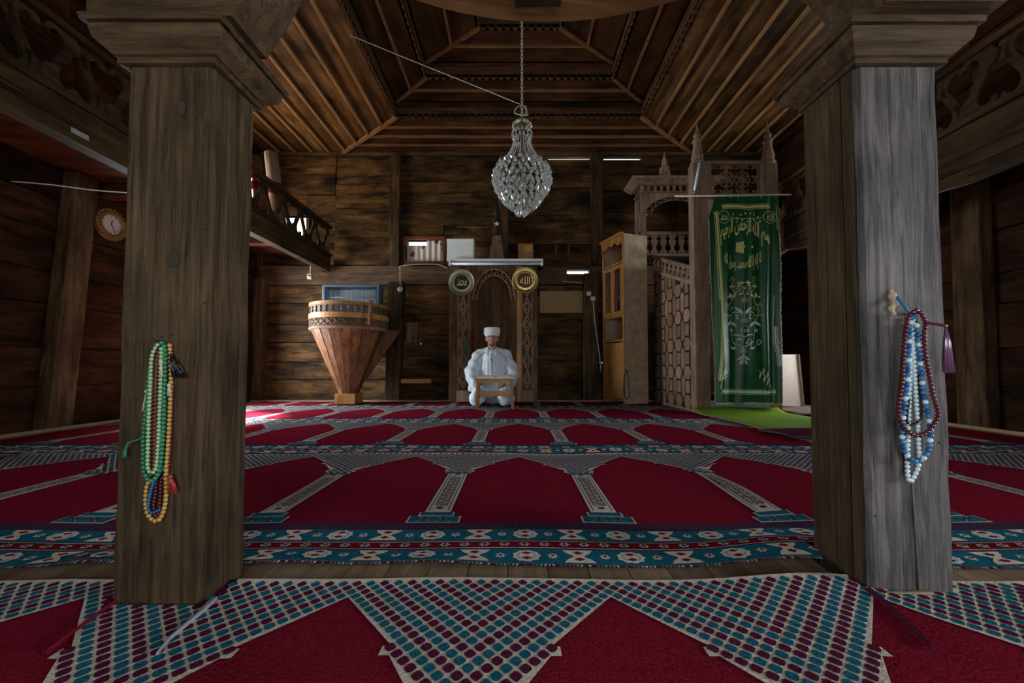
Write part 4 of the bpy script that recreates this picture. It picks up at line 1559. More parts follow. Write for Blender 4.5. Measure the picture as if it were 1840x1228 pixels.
cord('power_cord', [P(1066, 542, YB - 0.18), P(1069, 580, YB - 0.18), P(1076, 630, YB - 0.18), P(1080, 668, YB - 0.18)], 0.007, 'white power cord hanging from the junction box by the cabinet')
cord('lamp_cord', [P(719, 512, YB - 0.18), P(719, 485, YB - 0.17), P(722, 478, YB - 0.17), P(760, 475, YB - 0.17), P(788, 476, YB - 0.17), P(803, 482, YB - 0.2)], 0.006, 'thin cord from the mihrab lamp along the wall to the ceramic socket')
cord('extension_cable', [P(1010, 506, YB - 0.06), P(1040, 508, YB - 0.06), P(1072, 511, YB - 0.12)], 0.006, 'short grey cord stapled to the wall above the straw panel')
c = P(719, 520, YB - 0.18)
t = thing('ceramic_socket', 'round cream ceramic lamp socket on the post right of the pulpit', 'socket', c)
MB().lathe([(0.0, 0.03), (0.018, 0.03), (0.022, 0.018), (0.04, 0.015), (0.045, 0.0)], c.x, c.y, 20, axis='Y', cz=c.z).build('body', M['cream_board'], t)
MB().lathe([(0.0, 0.035), (0.010, 0.033), (0.014, 0.03)], c.x, c.y, 12, axis='Y', cz=c.z).build('contact', M['brass'], t)
c = P(557, 497, 6.1)
t = thing('bulb_holder', 'small cream lamp socket hanging under the left balcony corner', 'socket', c)
MB().box(c.x - 0.035, c.x + 0.035, c.y - 0.03, c.y + 0.03, c.z - 0.045, c.z + 0.04).build('case', M['cream_board'], t, bevel=0.008)
MB().lathe([(0.0, 0.036), (0.020, 0.036), (0.022, 0.03)], c.x, c.y, 14, axis='Y', cz=c.z).build('ring', M['brass_dull'], t)
MB().tube([(c.x, c.y, c.z + 0.04), (c.x + 0.01, c.y, 2.394)], 0.005, 6).build('wire', M['cord'], t)

# ================================================================== PULPIT (cone with drum)
KX, KY, KR = -2.46, 5.78, 0.53
ku = thing('pulpit', 'conical wooden pulpit with pierced drum standing at the back wall left of the mihrab', 'pulpit', (KX, KY, 0))
zk = lambda py: P(632, py, KY - KR).z
ZK0, ZK1, ZK2, ZK3 = zk(588), zk(570), zk(562), zk(540)
nk = 22
rb0, rb1 = 0.135, KR - 0.01
zc0 = 0.17
for i in range(nk):
    a0, a1 = 2 * PI * i / nk + 0.006, 2 * PI * (i + 1) / nk - 0.006
    def q(a, r, z): return (KX + r * math.cos(a), KY + r * math.sin(a), z)
    j = random.uniform(-0.008, 0.008)
    MB().hexa([q(a0, rb0, zc0), q(a1, rb0, zc0), q(a1, rb0 - 0.02, zc0), q(a0, rb0 - 0.02, zc0), q(a0, rb1 + j, ZK0), q(a1, rb1 + j, ZK0), q(a1, rb1 - 0.025, ZK0), q(a0, rb1 - 0.025, ZK0)]).build('cone_plank', M['cone'], ku, loc=(*q((a0 + a1) / 2, 0.3, 0.6)[:2], 0.6), bevel=0.003)
MB().box(KX - 0.15, KX + 0.15, KY - 0.15, KY + 0.15, 0.021, zc0 + 0.005).build('foot_block', M['honey'], ku, bevel=0.006)
MB().lathe([(KR - 0.03, ZK0 - 0.015), (KR + 0.012, ZK0 - 0.015), (KR + 0.018, ZK0 + 0.01), (KR + 0.006, ZK0 + 0.035), (KR - 0.03, ZK0 + 0.035)], KX, KY, 56).build('bottom_moulding', M['minbar'], ku)
MB().lathe([(KR - 0.02, ZK0 + 0.03), (KR, ZK0 + 0.03), (KR, ZK1), (KR - 0.02, ZK1)], KX, KY, 56).build('drum_wall', M['pulpit'], ku)
mb = MB()
nd = 16
for i in range(nd):
    for sg in (0, 1):
        a0, a1 = 2 * PI * i / nd, 2 * PI * (i + 1) / nd
        zz = [ZK0 + 0.045, ZK1 - 0.01, ZK0 + 0.045]
        if sg:
            zz = [ZK1 - 0.01, ZK0 + 0.045, ZK1 - 0.01]
        pts = []
        for f in range(9):
            t_ = f / 8
            a = a0 + (a1 - a0) * t_
            zv = zz[0] + (zz[1] - zz[0]) * (1 - abs(2 * t_ - 1))
            pts.append((KX + (KR + 0.003) * math.cos(a), KY + (KR + 0.003) * math.sin(a), zv))
        mb.tube(pts, 0.010, 5)
mb.build('diamond_carving', M['pulpit'], ku)
MB().lathe([(KR - 0.025, ZK1), (KR + 0.02, ZK1), (KR + 0.02, ZK2 + 0.01), (KR - 0.025, ZK2 + 0.01)], KX, KY, 56, smooth=False).build('middle_rail', M['honey_x'], ku)
MB().lathe([(KR - 0.03, ZK3 - 0.045), (KR + 0.018, ZK3 - 0.045), (KR + 0.018, ZK3), (KR - 0.03, ZK3), (KR - 0.03, ZK3 - 0.045)], KX, KY, 56, smooth=False).build('top_rail', M['honey_x'], ku)
hb_ = ZK3 - 0.045 - ZK2 - 0.01
out = []
for f, w in ((0, 0.044), (0.10, 0.044), (0.17, 0.026), (0.27, 0.020), (0.38, 0.034), (0.46, 0.024), (0.5, 0.040), (0.54, 0.024), (0.62, 0.034), (0.73, 0.020), (0.83, 0.026), (0.9, 0.044), (1.0, 0.044)):
    out.append((w, f * hb_))
pol = [(w, z) for w, z in out] + [(-w, z) for w, z in reversed(out)]
me = MB().prism(pol, lambda u, v, d: (d, u, v), -0.02, 0.0).mesh('pierced_slat', M['pulpit'])
nb = 36
for i in range(nb):
    a = 2 * PI * (i + 0.5) / nb
    inst('pierced_slat', me, ku, (KX + (KR + 0.004) * math.cos(a), KY + (KR + 0.004) * math.sin(a), ZK2 + 0.01), (0, 0, a))
MB().lathe([(0.0, ZK1 + 0.01), (KR - 0.03, ZK1 + 0.01), (KR - 0.03, ZK1 - 0.02), (0.0, ZK1 - 0.02)], KX, KY, 40, smooth=False).build('deck', M['gap_shade'], ku)
p0, p1 = P(662, 583, KY - KR), P(666, 540, KY - KR)
MB().bar((p0.x, KY - KR * 0.97, p0.z), (p1.x, KY - KR * 0.97 , p1.z), 0.035, 0.03, up=(0, 1, 0)).build('gate_post', M['cone'], ku)
A, B, Cc = P(700, 592, KY - 0.1), P(722, 592, KY + 0.05), P(652, 706, KY - 0.14)
MB().prism([(KX + KR * 0.72, ZK0), (A.x + 0.14, ZK0), (KX + 0.11, 0.18)], XZ(KY - 0.02), 0, 0.03).build('wing_plank', M['cone'], ku)
# heater standing in the drum
a, b = P(584, 540, 5.5), P(684, 514, 5.5)
YH = 5.73
hx0, hx1 = P(584, 520, YH).x, P(684, 520, YH).x
hz0, hz1 = ZK1 + 0.012, P(632, 514, YH).z
he = thing('electric_heater', 'blue grey electric heater with wire grille standing in the pulpit drum', 'heater', ((hx0 + hx1) / 2, YH, hz0))
MB().box(hx0, hx0 + 0.035, YH - 0.08, YH + 0.12, hz0, hz1).box(hx1 - 0.035, hx1, YH - 0.08, YH + 0.12, hz0, hz1).box(hx0, hx1, YH + 0.08, YH + 0.12, hz0, hz1).box(hx0 + 0.035, hx1 - 0.035, YH - 0.08, YH + 0.08, hz1 - 0.03, hz1).build('case', M['bluesteel'], he, bevel=0.006)
MB().hexa([(hx0 + 0.04, YH - 0.03, hz0), (hx1 - 0.04, YH - 0.03, hz0), (hx1 - 0.04, YH + 0.07, hz0), (hx0 + 0.04, YH + 0.07, hz0), (hx0 + 0.04, YH + 0.05, hz1 - 0.05), (hx1 - 0.04, YH + 0.05, hz1 - 0.05), (hx1 - 0.04, YH + 0.07, hz1 - 0.05), (hx0 + 0.04, YH + 0.07, hz1 - 0.05)]).build('reflector', M['white'], he)
for zz in (0.33, 0.66):
    z_ = hz0 + (hz1 - hz0) * zz
    MB().tube([(hx0 + 0.04, YH - 0.02, z_), (hx1 - 0.04, YH - 0.02, z_)], 0.012, 10).build('heating_rod', M['tube'], he)
gm = MB().tube([(0, 0, 0), (0, 0, hz1 - hz0 - 0.03)], 0.0032, 5).mesh('grille_wire', M['bluesteel'])
ng = 38
for i in range(ng):
    inst('grille_wire', gm, he, (hx0 + 0.04 + (hx1 - hx0 - 0.08) * i / (ng - 1), YH - 0.082, hz0))

# ================================================================== CABINET with beads
CBX, CBY = 1.585, 5.62
cab_rz = R(20)
cb = thing('cabinet', 'tall honey wood bookcase cabinet with glass doors and chipboard side', 'cabinet', (CBX, CBY, 0.022), cab_rz)
ch_, cw, cd = P(1112, 420, CBY).z - 0.012, 0.56, 0.40     # height, width along local y, depth along local x
# local: front faces -x, side panel faces -y
MB().box(0.0, cd, 0.0, 0.02, 0, ch_).build('side_panel', M['chip'], cb, local=True, bevel=0.003)
MB().box(0.0, cd, cw - 0.02, cw, 0, ch_).build('side_panel', M['chip'], cb, local=True)
MB().box(cd - 0.02, cd, 0.02, cw - 0.02, 0, ch_).build('back_panel', M['chip'], cb, local=True)
MB().box(-0.012, 0.0, 0.0, 0.04, 0, ch_).box(-0.012, 0.0, cw - 0.04, cw, 0, ch_).build('face_frame', M['honey'], cb, local=True)
zz_ = [0.06, 0.10, 0.93, 1.28, 2.08, ch_ - 0.18, ch_ - 0.02]
for z in (0.04, 0.92, 1.28, 2.08, ch_ - 0.02):
    MB().box(0.0, cd - 0.02, 0.02, cw - 0.02, z, z + 0.02).build('shelf', M['honey'], cb, local=True)
for k in range(2):
    y0 = 0.04 + k * (cw - 0.08) / 2
    y1 = y0 + (cw - 0.08) / 2 - 0.004
    d = MB().box(-0.016, 0.0, y0, y0 + 0.045, 1.30, 2.06).box(-0.016, 0.0, y1 - 0.045, y1, 1.30, 2.06).box(-0.016, 0.0, y0 + 0.045, y1 - 0.045, 1.30, 1.37).box(-0.016, 0.0, y0 + 0.045, y1 - 0.045, 2.0, 2.06).build('glass_door', M['honey'], cb, local=True)
    MB().box(-0.009, -0.006, y0 + 0.045, y1 - 0.045, 1.37, 2.0).build('door_pane', M['glass'], d, local=True)
    d2 = MB().box(-0.016, 0.0, y0, y1, 0.07, 0.90).build('lower_door', M['honey'], cb, local=True, bevel=0.004)
    MB().ball((-0.024, y1 - 0.03 if k == 0 else y0 + 0.03, 0.6), 0.012, seg=10).build('knob', M['brass'], d2, local=True)
# shaped cornice
pf = [(0.0, ch_ - 0.22)]
for i in range(17):
    f = i / 16
    pf.append((0.04 + (cw - 0.08) * f, ch_ - 0.12 - 0.05 * abs(math.sin(f * PI * 3)) + 0.04 * math.sin(f * PI)))
pf += [(cw, ch_ - 0.22), (cw, ch_ + 0.0), (0.0, ch_ + 0.0)]
MB().prism(pf, lambda u, v, d: (-0.03 + d, u, v), 0, 0.02).build('scalloped_cornice', M['honey'], cb, local=True)
MB().prism([(0, 0), (-0.05, 0.03), (-0.06, 0.05), (0, 0.05)], lambda u, v, d: (u - 0.01, d, ch_ + v - 0.04), -0.012, cw).build('cornice_moulding', M['honey'], cb, local=True)
cbm = Matrix.Translation((CBX, CBY, 0.022)) @ Matrix.Rotation(cab_rz, 4, 'Z')
for k in range(5):
    y0 = 0.08 + k * 0.062
    h = random.uniform(0.2, 0.27)
    bk = thing('book', ('tall brown', 'dark green', 'thin black', 'dull red', 'dark blue')[k] + ' book standing behind the glass doors of the cabinet', 'book', cbm @ Vector((0.10, y0, 1.301)), cab_rz, 'books in the cabinet')
    mt = bead_mat('book_cover_' + 'abcde'[k], ((0.10, 0.05, 0.02), (0.02, 0.06, 0.03), (0.02, 0.02, 0.02), (0.14, 0.02, 0.02), (0.02, 0.03, 0.09))[k], 0.6)
    MB().box(0, 0.17, 0, 0.006, 0, h).box(0, 0.17, 0.040, 0.046, 0, h).box(0, 0.006, 0.006, 0.040, 0, h).build('cover', mt, bk, local=True)
    MB().box(0.006, 0.165, 0.006, 0.040, 0.004, h - 0.004).build('page_block', M['paper'], bk, local=True)
radio = thing('telephone', 'grey telephone with upright handset in the open middle shelf of the cabinet', 'telephone', cbm @ Vector((0.04, 0.06, 0.941)), cab_rz)
MB().prism([(0, 0), (0.2, 0), (0.2, 0.07), (0.04, 0.035), (0, 0.02)], lambda u, v, d: (u, d, v), 0, 0.2).build('body', M['steel'], radio, local=True, bevel=0.006)
MB().box(0.14, 0.18, 0.02, 0.07, 0.0725, 0.26).build('handset', M['steel'], radio, local=True, bevel=0.012)

# ================================================================== MINBAR
MX0, MX1, MYF, MYB = 2.13, 3.15, 4.60, 6.05
mn = thing('minbar', 'tall carved wooden minbar with hexagon panelled side and spired gate', 'minbar', ((MX0 + MX1) / 2, 5.3, 0))
zP = P(1262, 292, MYF).z
gw = 0.175
for x0, ptip in ((MX0, 1258), (MX1 - 0.14, 1395)):
    MB().box(x0, x0 + (gw if x0 == MX0 else 0.14), MYF, MYF + 0.14, 0.021, zP).build('gate_post', M['minbar'], mn, loc=(x0, MYF, 1), bevel=0.008)
    cx = x0 + (gw if x0 == MX0 else 0.14) / 2
    cy = MYF + 0.07
    h = P(ptip, 212, MYF).z - zP
    MB().lathe([(0.085, zP - 0.02), (0.09, zP + 0.02), (0.07, zP + 0.05), (0.075, zP + 0.10), (0.05, zP + 0.2 * h + 0.1), (0.048, zP + 0.5 * h), (0.06, zP + 0.55 * h), (0.035, zP + 0.60 * h), (0.045, zP + 0.68 * h), (0.026, zP + 0.72 * h), (0.0, zP + h)], cx, cy, 8, smooth=False).build('spire', M['minbar'], mn, loc=(cx, cy, zP))
# stepped shoulder brackets and the pierced transom between the posts
za_, zb_ = P(1330, 345, MYF).z, P(1330, 292, MYF).z
xa_, xb_ = MX0 + gw, MX1 - 0.14
MB().box(xa_, xb_, MYF + 0.03, MYF + 0.09, za_ - 0.06, za_).build('transom_rail', M['minbar'], mn, bevel=0.005)
MB().box(xa_, xb_, MYF + 0.03, MYF + 0.09, zb_, zb_ + 0.04).build('transom_rail', M['minbar'], mn, bevel=0.005)
MB().box(xa_, xa_ + 0.06, MYF + 0.03, MYF + 0.09, za_, zb_).build('transom_stile', M['minbar'], mn)
MB().box(xb_ - 0.06, xb_, MYF + 0.03, MYF + 0.09, za_, zb_).build('transom_stile', M['minbar'], mn)
mb = MB()
lx0, lx1 = xa_ + 0.06, xb_ - 0.06
nx_, ny_ = 3, 2
cwid = (lx1 - lx0) / nx_
chgt = (zb_ - za_) / ny_
for i in range(nx_ + 1):
    for j in range(ny_ + 1):
        cx, cz = lx0 + i * cwid, za_ + j * chgt
        for k in range(6):
            a = PI * k / 3 + PI / 6
            dx, dz = math.cos(a), math.sin(a)
            L_ = min(cwid, chgt) * 0.52
            e = (cx + dx * L_, cz + dz * L_)
            if lx0 - 0.01 <= e[0] <= lx1 + 0.01 and za_ - 0.01 <= e[1] <= zb_ + 0.01:
                for sg in (1, -1):
                    mid = (cx + dx * L_ / 2 - dz * L_ * 0.16 * sg, cz + dz * L_ / 2 + dx * L_ * 0.16 * sg)
                    mb.tube([(cx, MYF + 0.06, cz), (mid[0], MYF + 0.06, mid[1]), (e[0], MYF + 0.06, e[1])], 0.007, 5)
        if i < nx_ + 1:
            rr = min(cwid, chgt) * 0.52
            ring = [(cx + rr * math.cos(2 * PI * k / 16), cz + rr * math.sin(2 * PI * k / 16)) for k in range(16)]
            if all(lx0 - 0.005 <= p[0] <= lx1 + 0.005 and za_ - 0.005 <= p[1] <= zb_ + 0.005 for p in ring):
                mb.tube([(p[0], MYF + 0.06, p[1]) for p in ring], 0.007, 5, closed=True)
mb.build('pierced_rosettes', M['minbar'], mn)
# steps behind the curtain
for i in range(6):
    y0 = MYF + 0.16 + i * 0.19
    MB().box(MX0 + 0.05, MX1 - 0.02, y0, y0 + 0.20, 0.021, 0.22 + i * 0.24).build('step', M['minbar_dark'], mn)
MB().box(MX0 + gw + 0.001, MX1 - 0.14, MYF + 0.005, MYF + 0.15, 0.021, 0.15).build('threshold', M['step'], mn, bevel=0.006)
# side: sloping pierced band over hexagon panelling
zn0, zn1 = P(1250, 511, MYF + 0.14).z, P(1250, 478, MYF + 0.14).z
zf0, zf1 = P(1163, 490, MYB).z, P(1163, 459, MYB).z
ys0, ys1 = MYF + 0.14, MYB
xs0 = MX0 + 0.04
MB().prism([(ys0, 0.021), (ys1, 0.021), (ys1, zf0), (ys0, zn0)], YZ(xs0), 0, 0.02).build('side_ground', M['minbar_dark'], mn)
def zlo_(y): return zn0 + (zf0 - zn0) * (y - ys0) / (ys1 - ys0)
def zhi_(y): return zn1 + (zf1 - zn1) * (y - ys0) / (ys1 - ys0)
for fn_, h in ((zlo_, 0.045), (lambda y: zhi_(y) - 0.05, 0.05)):
    MB().hexa([(xs0 - 0.025, ys0, fn_(ys0)), (xs0 + 0.03, ys0, fn_(ys0)), (xs0 + 0.03, ys1, fn_(ys1)), (xs0 - 0.025, ys1, fn_(ys1)),
               (xs0 - 0.025, ys0, fn_(ys0) + h), (xs0 + 0.03, ys0, fn_(ys0) + h), (xs0 + 0.03, ys1, fn_(ys1) + h), (xs0 - 0.025, ys1, fn_(ys1) + h)]).build('band_rail', M['minbar'], mn)
mb = MB()
n = 9
for i in range(n):
    y = ys0 + (ys1 - ys0) * (i + 0.5) / n
    cz = (zlo_(y) + 0.045 + zhi_(y) - 0.05) / 2
    rr = (zhi_(y) - zlo_(y) - 0.095) / 2
    ry = (ys1 - ys0) / n / 2 * 1.18
    mb.tube([(xs0, y + ry * math.cos(2 * PI * k / 16), cz + rr * math.sin(2 * PI * k / 16)) for k in range(16)], 0.012, 5, closed=True)
    mb.tube([(xs0, y - ry * 0.7, cz - rr * 0.2), (xs0, y, cz + rr * 0.25), (xs0, y + ry * 0.7, cz - rr * 0.2)], 0.009, 5)
mb.build('guilloche_band', M['minbar'], mn)
# hexagon and rectangle tiles
nc = 5
pw = (ys1 - ys0) / nc
rowh = 0.36
hh_ = 0.16
hexm = MB().prism([(-pw * 0.39, 0), (-pw * 0.22, -hh_ / 2), (pw * 0.22, -hh_ / 2), (pw * 0.39, 0), (pw * 0.22, hh_ / 2), (-pw * 0.22, hh_ / 2)], lambda u, v, d: (d, u, v), -0.022, 0.0).mesh('hexagon_tile', M['minbar'])
rech = rowh - hh_ - 0.05
recm = MB().prism([(-pw * 0.20, -rech / 2), (pw * 0.20, -rech / 2), (pw * 0.20, rech / 2), (-pw * 0.20, rech / 2)], lambda u, v, d: (d, u, v), -0.020, 0.0).mesh('rectangle_tile', M['minbar'])
side_h = (rech + 0.04) / 2
sidm = MB().prism([(-pw * 0.21, -side_h), (0, -side_h - 0.055), (pw * 0.21, -side_h), (pw * 0.21, side_h), (0, side_h + 0.055), (-pw * 0.21, side_h)], lambda u, v, d: (d, u, v), -0.018, 0.0).mesh('strip_tile', M['minbar'])
for c in range(nc + 1):
    for r_ in range(7):
        y = ys0 + (c + 0.5) * pw
        z = 0.13 + r_ * rowh
        if c < nc and z + hh_ / 2 < zlo_(y - pw * 0.4) - 0.0:
            inst('hexagon_tile', hexm, mn, (xs0, y, z))
        z2 = z + rowh / 2
        if c < nc and z2 + rech / 2 < zlo_(y - pw * 0.3) + 0.01:
            inst('rectangle_tile', recm, mn, (xs0, y, z2))
        yb3 = ys0 + c * pw
        if 0 < c < nc and z2 + side_h + 0.05 < zlo_(yb3) + 0.02:
            inst('strip_tile', sidm, mn, (xs0, yb3, z2))
for c in range(nc):
    y = ys0 + (c + 0.5) * pw
    used = [0.13 + r_ * rowh + hh_ / 2 for r_ in range(7) if 0.13 + r_ * rowh + hh_ / 2 < zlo_(y - pw * 0.4)]
    used += [0.13 + r_ * rowh + rowh / 2 + rech / 2 for r_ in range(7) if 0.13 + (r_ + 0.5) * rowh + rech / 2 < zlo_(y - pw * 0.3) + 0.01]
    zt3 = max(used) + 0.025
    ya3, yb3 = y - pw * 0.2, y + pw * 0.2
    if zlo_(ya3) - zt3 > 0.03:
        MB().prism([(ya3, zt3), (yb3, zt3), (yb3, zlo_(yb3)), (ya3, zlo_(ya3))], YZ(xs0), -0.020, 0).build('corner_tile', M['minbar'], mn, loc=(xs0, y, zt3))
for c in range(1, nc):
    y = ys0 + c * pw
    used = [0.13 + (r_ + 0.5) * rowh + side_h + 0.055 for r_ in range(7) if 0.13 + (r_ + 0.5) * rowh + side_h + 0.05 < zlo_(y) + 0.02]
    zt3 = max(used) + 0.03
    ya3, yb3 = y - pw * 0.2, y + pw * 0.2
    if zlo_(ya3) - zt3 > 0.05:
        MB().prism([(y, zt3), (yb3, zt3 + 0.055), (yb3, zlo_(yb3)), (ya3, zlo_(ya3)), (ya3, zt3 + 0.055)], YZ(xs0), -0.018, 0).build('corner_tile', M['minbar'], mn, loc=(xs0, y, zt3))
MB().box(xs0 - 0.03, xs0 + 0.03, ys0, ys1, 0.021, 0.05).build('bottom_rail', M['minbar'], mn)
# kiosk at the top of the stairs
YK = MYB - 0.02
kx0, kx1 = P(1151, 400, YK).x, MX1 - 0.03
zk0, zk1, zk2, zk3, zk4 = (P(1200, q, YK).z for q in (458, 419, 390, 350, 328))
for x0 in (kx0, kx1 - 0.10):
    MB().box(x0, x0 + 0.09, YK, YK + 0.09, zk0 - 0.3, zk3).build('kiosk_post', M['minbar'], mn, loc=(x0, YK, zk1), bevel=0.006)
    MB().box(x0 - 0.02, x0 + 0.11, YK - 0.02, YK + 0.11, zk2 + 0.02, zk2 + 0.05).build('kiosk_capital', M['minbar'], mn, bevel=0.006)
for x0 in (kx0, kx1 - 0.10):
    MB().box(x0, x0 + 0.09, YB - 0.17, YB - 0.08, zk0 - 0.3, zk3).build('kiosk_post', M['minbar'], mn, loc=(x0, YB, zk1))
# parapet with spindle openings
sl = [(0.0, 0.060), (0.12, 0.060), (0.2, 0.03), (0.34, 0.022), (0.55, 0.05), (0.68, 0.055), (0.8, 0.03), (0.9, 0.055), (1.0, 0.060)]
ph = zk1 - zk0 - 0.05
polp = [(w, z * ph) for z, w in sl] + [(-w, z * ph) for z, w in reversed(sl)]
pm = MB().prism(polp, lambda u, v, d: (u, d, v), 0, 0.02).mesh('parapet_slat', M['minbar'])
npp = 8
for i in range(npp):
    inst('parapet_slat', pm, mn, (kx0 + 0.08 + (kx1 - kx0 - 0.16) * i / (npp - 1), YK + 0.03, zk0 + 0.03))
MB().box(kx0, kx1, YK + 0.01, YK + 0.07, zk0 - 0.01, zk0 + 0.03).box(kx0, kx1, YK + 0.01, YK + 0.07, zk1 - 0.02, zk1 + 0.03).build('parapet_rail', M['minbar'], mn, bevel=0.004)
MB().box(kx0, kx1, YK + 0.05, YB - 0.09, zk0 - 0.05, zk0 - 0.012).build('kiosk_floor', M['minbar_dark'], mn)
kc = (kx0 + kx1) / 2
rw = (kx1 - kx0) / 2 - 0.09
hz2 = zk3 - zk2 - 0.07
aro = [(kc - rw * math.cos(PI * i / 20), zk2 + 0.05 + hz2 * math.sin(PI * i / 20)) for i in range(21)]
MB().prism([(kx1, zk3 + 0.03), (kx0, zk3 + 0.03), (kx0, zk2 + 0.05)] + aro + [(kx1, zk2 + 0.05)], XZ(YK + 0.02), 0, 0.03).build('kiosk_arch', M['minbar'], mn)
mb = MB()
ari = [(kc - rw * 0.82 * math.cos(PI * i / 20), zk2 + 0.05 + hz2 * 0.80 * math.sin(PI * i / 20)) for i in range(21)]
mb.tube([(u, YK + 0.02, v) for u, v in ari], 0.009, 5)
for i in range(0, 20, 2):
    mb.tube([(ari[i][0], YK + 0.02, ari[i][1]), (aro[i + 1][0], YK + 0.02, aro[i + 1][1]), (ari[i + 2][0], YK + 0.02, ari[i + 2][1])], 0.007, 5)
mb.build('arch_lattice', M['minbar'], mn)
MB().prism([(kx0 - 0.02, zk3 + 0.03), (kx1 + 0.02, zk3 + 0.03), (kx1 + 0.02, zk3 + 0.05), (kx0 - 0.02, zk3 + 0.05)], XZ(YK - 0.02), 0, 0.3).build('frieze_bed', M['minbar'], mn)
dm = MB().box(-0.022, 0.022, 0, 0.03, 0, 0.085).mesh('dentil', M['minbar'])
for i in range(12):
    inst('dentil', dm, mn, (kx0 + 0.03 + (kx1 - kx0 - 0.06) * i / 11, YK - 0.015, zk3 + 0.05))
zc_ = zk3 + 0.135
MB().hexa([(kx0 - 0.06, YK - 0.06, zc_), (kx1 + 0.02, YK - 0.06, zc_), (kx1 + 0.02, YB - 0.06, zc_), (kx0 - 0.06, YB - 0.06, zc_),
           (kx0 - 0.16, YK - 0.16, zk4), (kx1 + 0.06, YK - 0.16, zk4), (kx1 + 0.06, YB - 0.05, zk4), (kx0 - 0.16, YB - 0.05, zk4)]).build('kiosk_cornice', M['minbar'], mn)
MB().box(kx0 - 0.17, kx1 + 0.07, YK - 0.17, YB - 0.05, zk4, zk4 + 0.03).build('kiosk_roof_edge', M['minbar'], mn, bevel=0.006)
sx = P(1195, 320, YK + 0.15).x
zt2 = P(1195, 270, YK + 0.15).z
MB().lathe([(0.13, zk4 + 0.03), (0.075, zk4 + 0.30), (0.08, zk4 + 0.31), (0.04, zk4 + 0.36), (0.045, zk4 + 0.40), (0.0, zt2)], sx, YK + 0.17, 8, smooth=False).build('kiosk_spire', M['minbar'], mn)

# curtain rod
ra_, rb_ = P(1213, 353, MYF - 0.06), P(1422, 350, MYF - 0.06)
tag(MB().tube([ra_, rb_], 0.010, 10).build('curtain_rod', M['cord'], None, loc=ra_), 'thin pale curtain rod across the top of the minbar gate', 'rod')
# loose fluorescent tube leaning on the gate post
ta, tb = P(1247, 347, MYF - 0.022), P(1257, 292, MYF - 0.018)
t = thing('spare_tube', 'bare fluorescent tube leaning slantwise against the left minbar gate post', 'tube lamp', ta)
MB().tube([ta, tb], 0.014, 10).build('glass_tube', M['tube'], t)
for q0, q1 in ((ta, ta.lerp(tb, 0.06)), (tb, tb.lerp(ta, 0.06))):
    MB().tube([q0, q1], 0.0155, 10).build('end_cap', M['steel'], t)

# ================================================================== GREEN EMBROIDERED CURTAIN
YC = MYF - 0.05
def lerp_tab(t, tab):
    for (a, x), (b, y) in zip(tab, tab[1:]):
        if t <= b:
            return x + (y - x) * (t - a) / (b - a)
    return tab[-1][1]


def edge_l(py): return lerp_tab(py, [(354, 1284), (366, 1281), (392, 1273.5), (430, 1275), (560, 1280), (640, 1285), (725, 1285.5)])
def edge_r(py): return lerp_tab(py, [(354, 1397), (480, 1400), (560, 1399), (660, 1402), (725, 1402.5)])


def fold(s, py):
    k = 0.35 + 0.65 * min(1, (py - 354) / 120)
    return k * (0.016 * math.sin(s * 2 * PI * 2.1 + 0.6) + 0.035 * math.exp(-((s - 0.80) / 0.055) ** 2) - 0.018 * math.exp(-((s - 0.90) / 0.04) ** 2)
                + 0.012 * math.exp(-((s - 0.10) / 0.04) ** 2) + 0.010 * math.sin(s * 21 + py * 0.008))


def EB(px, py, d=0.0):
    l, r = edge_l(py), edge_r(py)
    s = (px - l) / (r - l)
    q = P(px, py, YC)
    return Vector((q.x, YC - fold(s, py) - d, q.z))


ban = thing('embroidered_curtain', 'dark green velvet curtain with gold Arabic embroidery hung over the minbar gate', 'curtain', P(1338, 725, YC))
mb = MB()
ns_, nv = 60, 70
for front in (0, 1):
    n0 = len(mb.v)
    for j in range(nv + 1):
        py = 354 + (724 - 354) * j / nv
        for i in range(ns_ + 1):
            s = i / ns_
            px = edge_l(py) + (edge_r(py) - edge_l(py)) * s
            q = EB(px, py + (1.5 * math.sin(s * 9) if j == nv else 0), 0.003 if front == 0 else 0.0)
            mb.v.append(tuple(q))
    for j in range(nv):
        for i in range(ns_):
            a = n0 + j * (ns_ + 1) + i
            f = [a, a + ns_ + 1, a + ns_ + 2, a + 1]
            mb.face(f if front == 0 else f[::-1], 0, True)
mb.build('cloth', M['velvet'], ban)
em = MB()


def stroke(pts, w, m=0, n=6, closed=False, taper=False):
    q = spline([(p[0], p[1], 0) for p in pts], n, closed)
    if closed:
        q.append(q[0])
    Ln = len(q)
    L_, R_ = [], []
    for i in range(Ln):
        a, b = q[max(i - 1, 0)], q[min(i + 1, Ln - 1)]
        d = b - a
        l = d.length or 1
        ww = w * (1.0 if not taper else (0.25 + 1.5 * math.sin(PI * i / (Ln - 1)))) / 2
        nx, ny = -d.y / l * ww, d.x / l * ww
        L_.append((q[i].x + nx, q[i].y + ny))
        R_.append((q[i].x - nx, q[i].y - ny))
    for i in range(Ln - 1):
        em.poly([EB(*L_[i], 0.006), EB(*L_[i + 1], 0.006), EB(*R_[i + 1], 0.006), EB(*R_[i], 0.006)], m)


def leaf(x, y, ang, ln, w, m=0):
    c, s = math.cos(ang), math.sin(ang)
    pts = [(0, 0), (0.3, 0.5), (0.6, 0.45), (1, 0), (0.6, -0.45), (0.3, -0.5)]
    em.poly([EB(x + c * u * ln - s * v * w, y + s * u * ln + c * v * w, 0.0065) for u, v in pts], m)


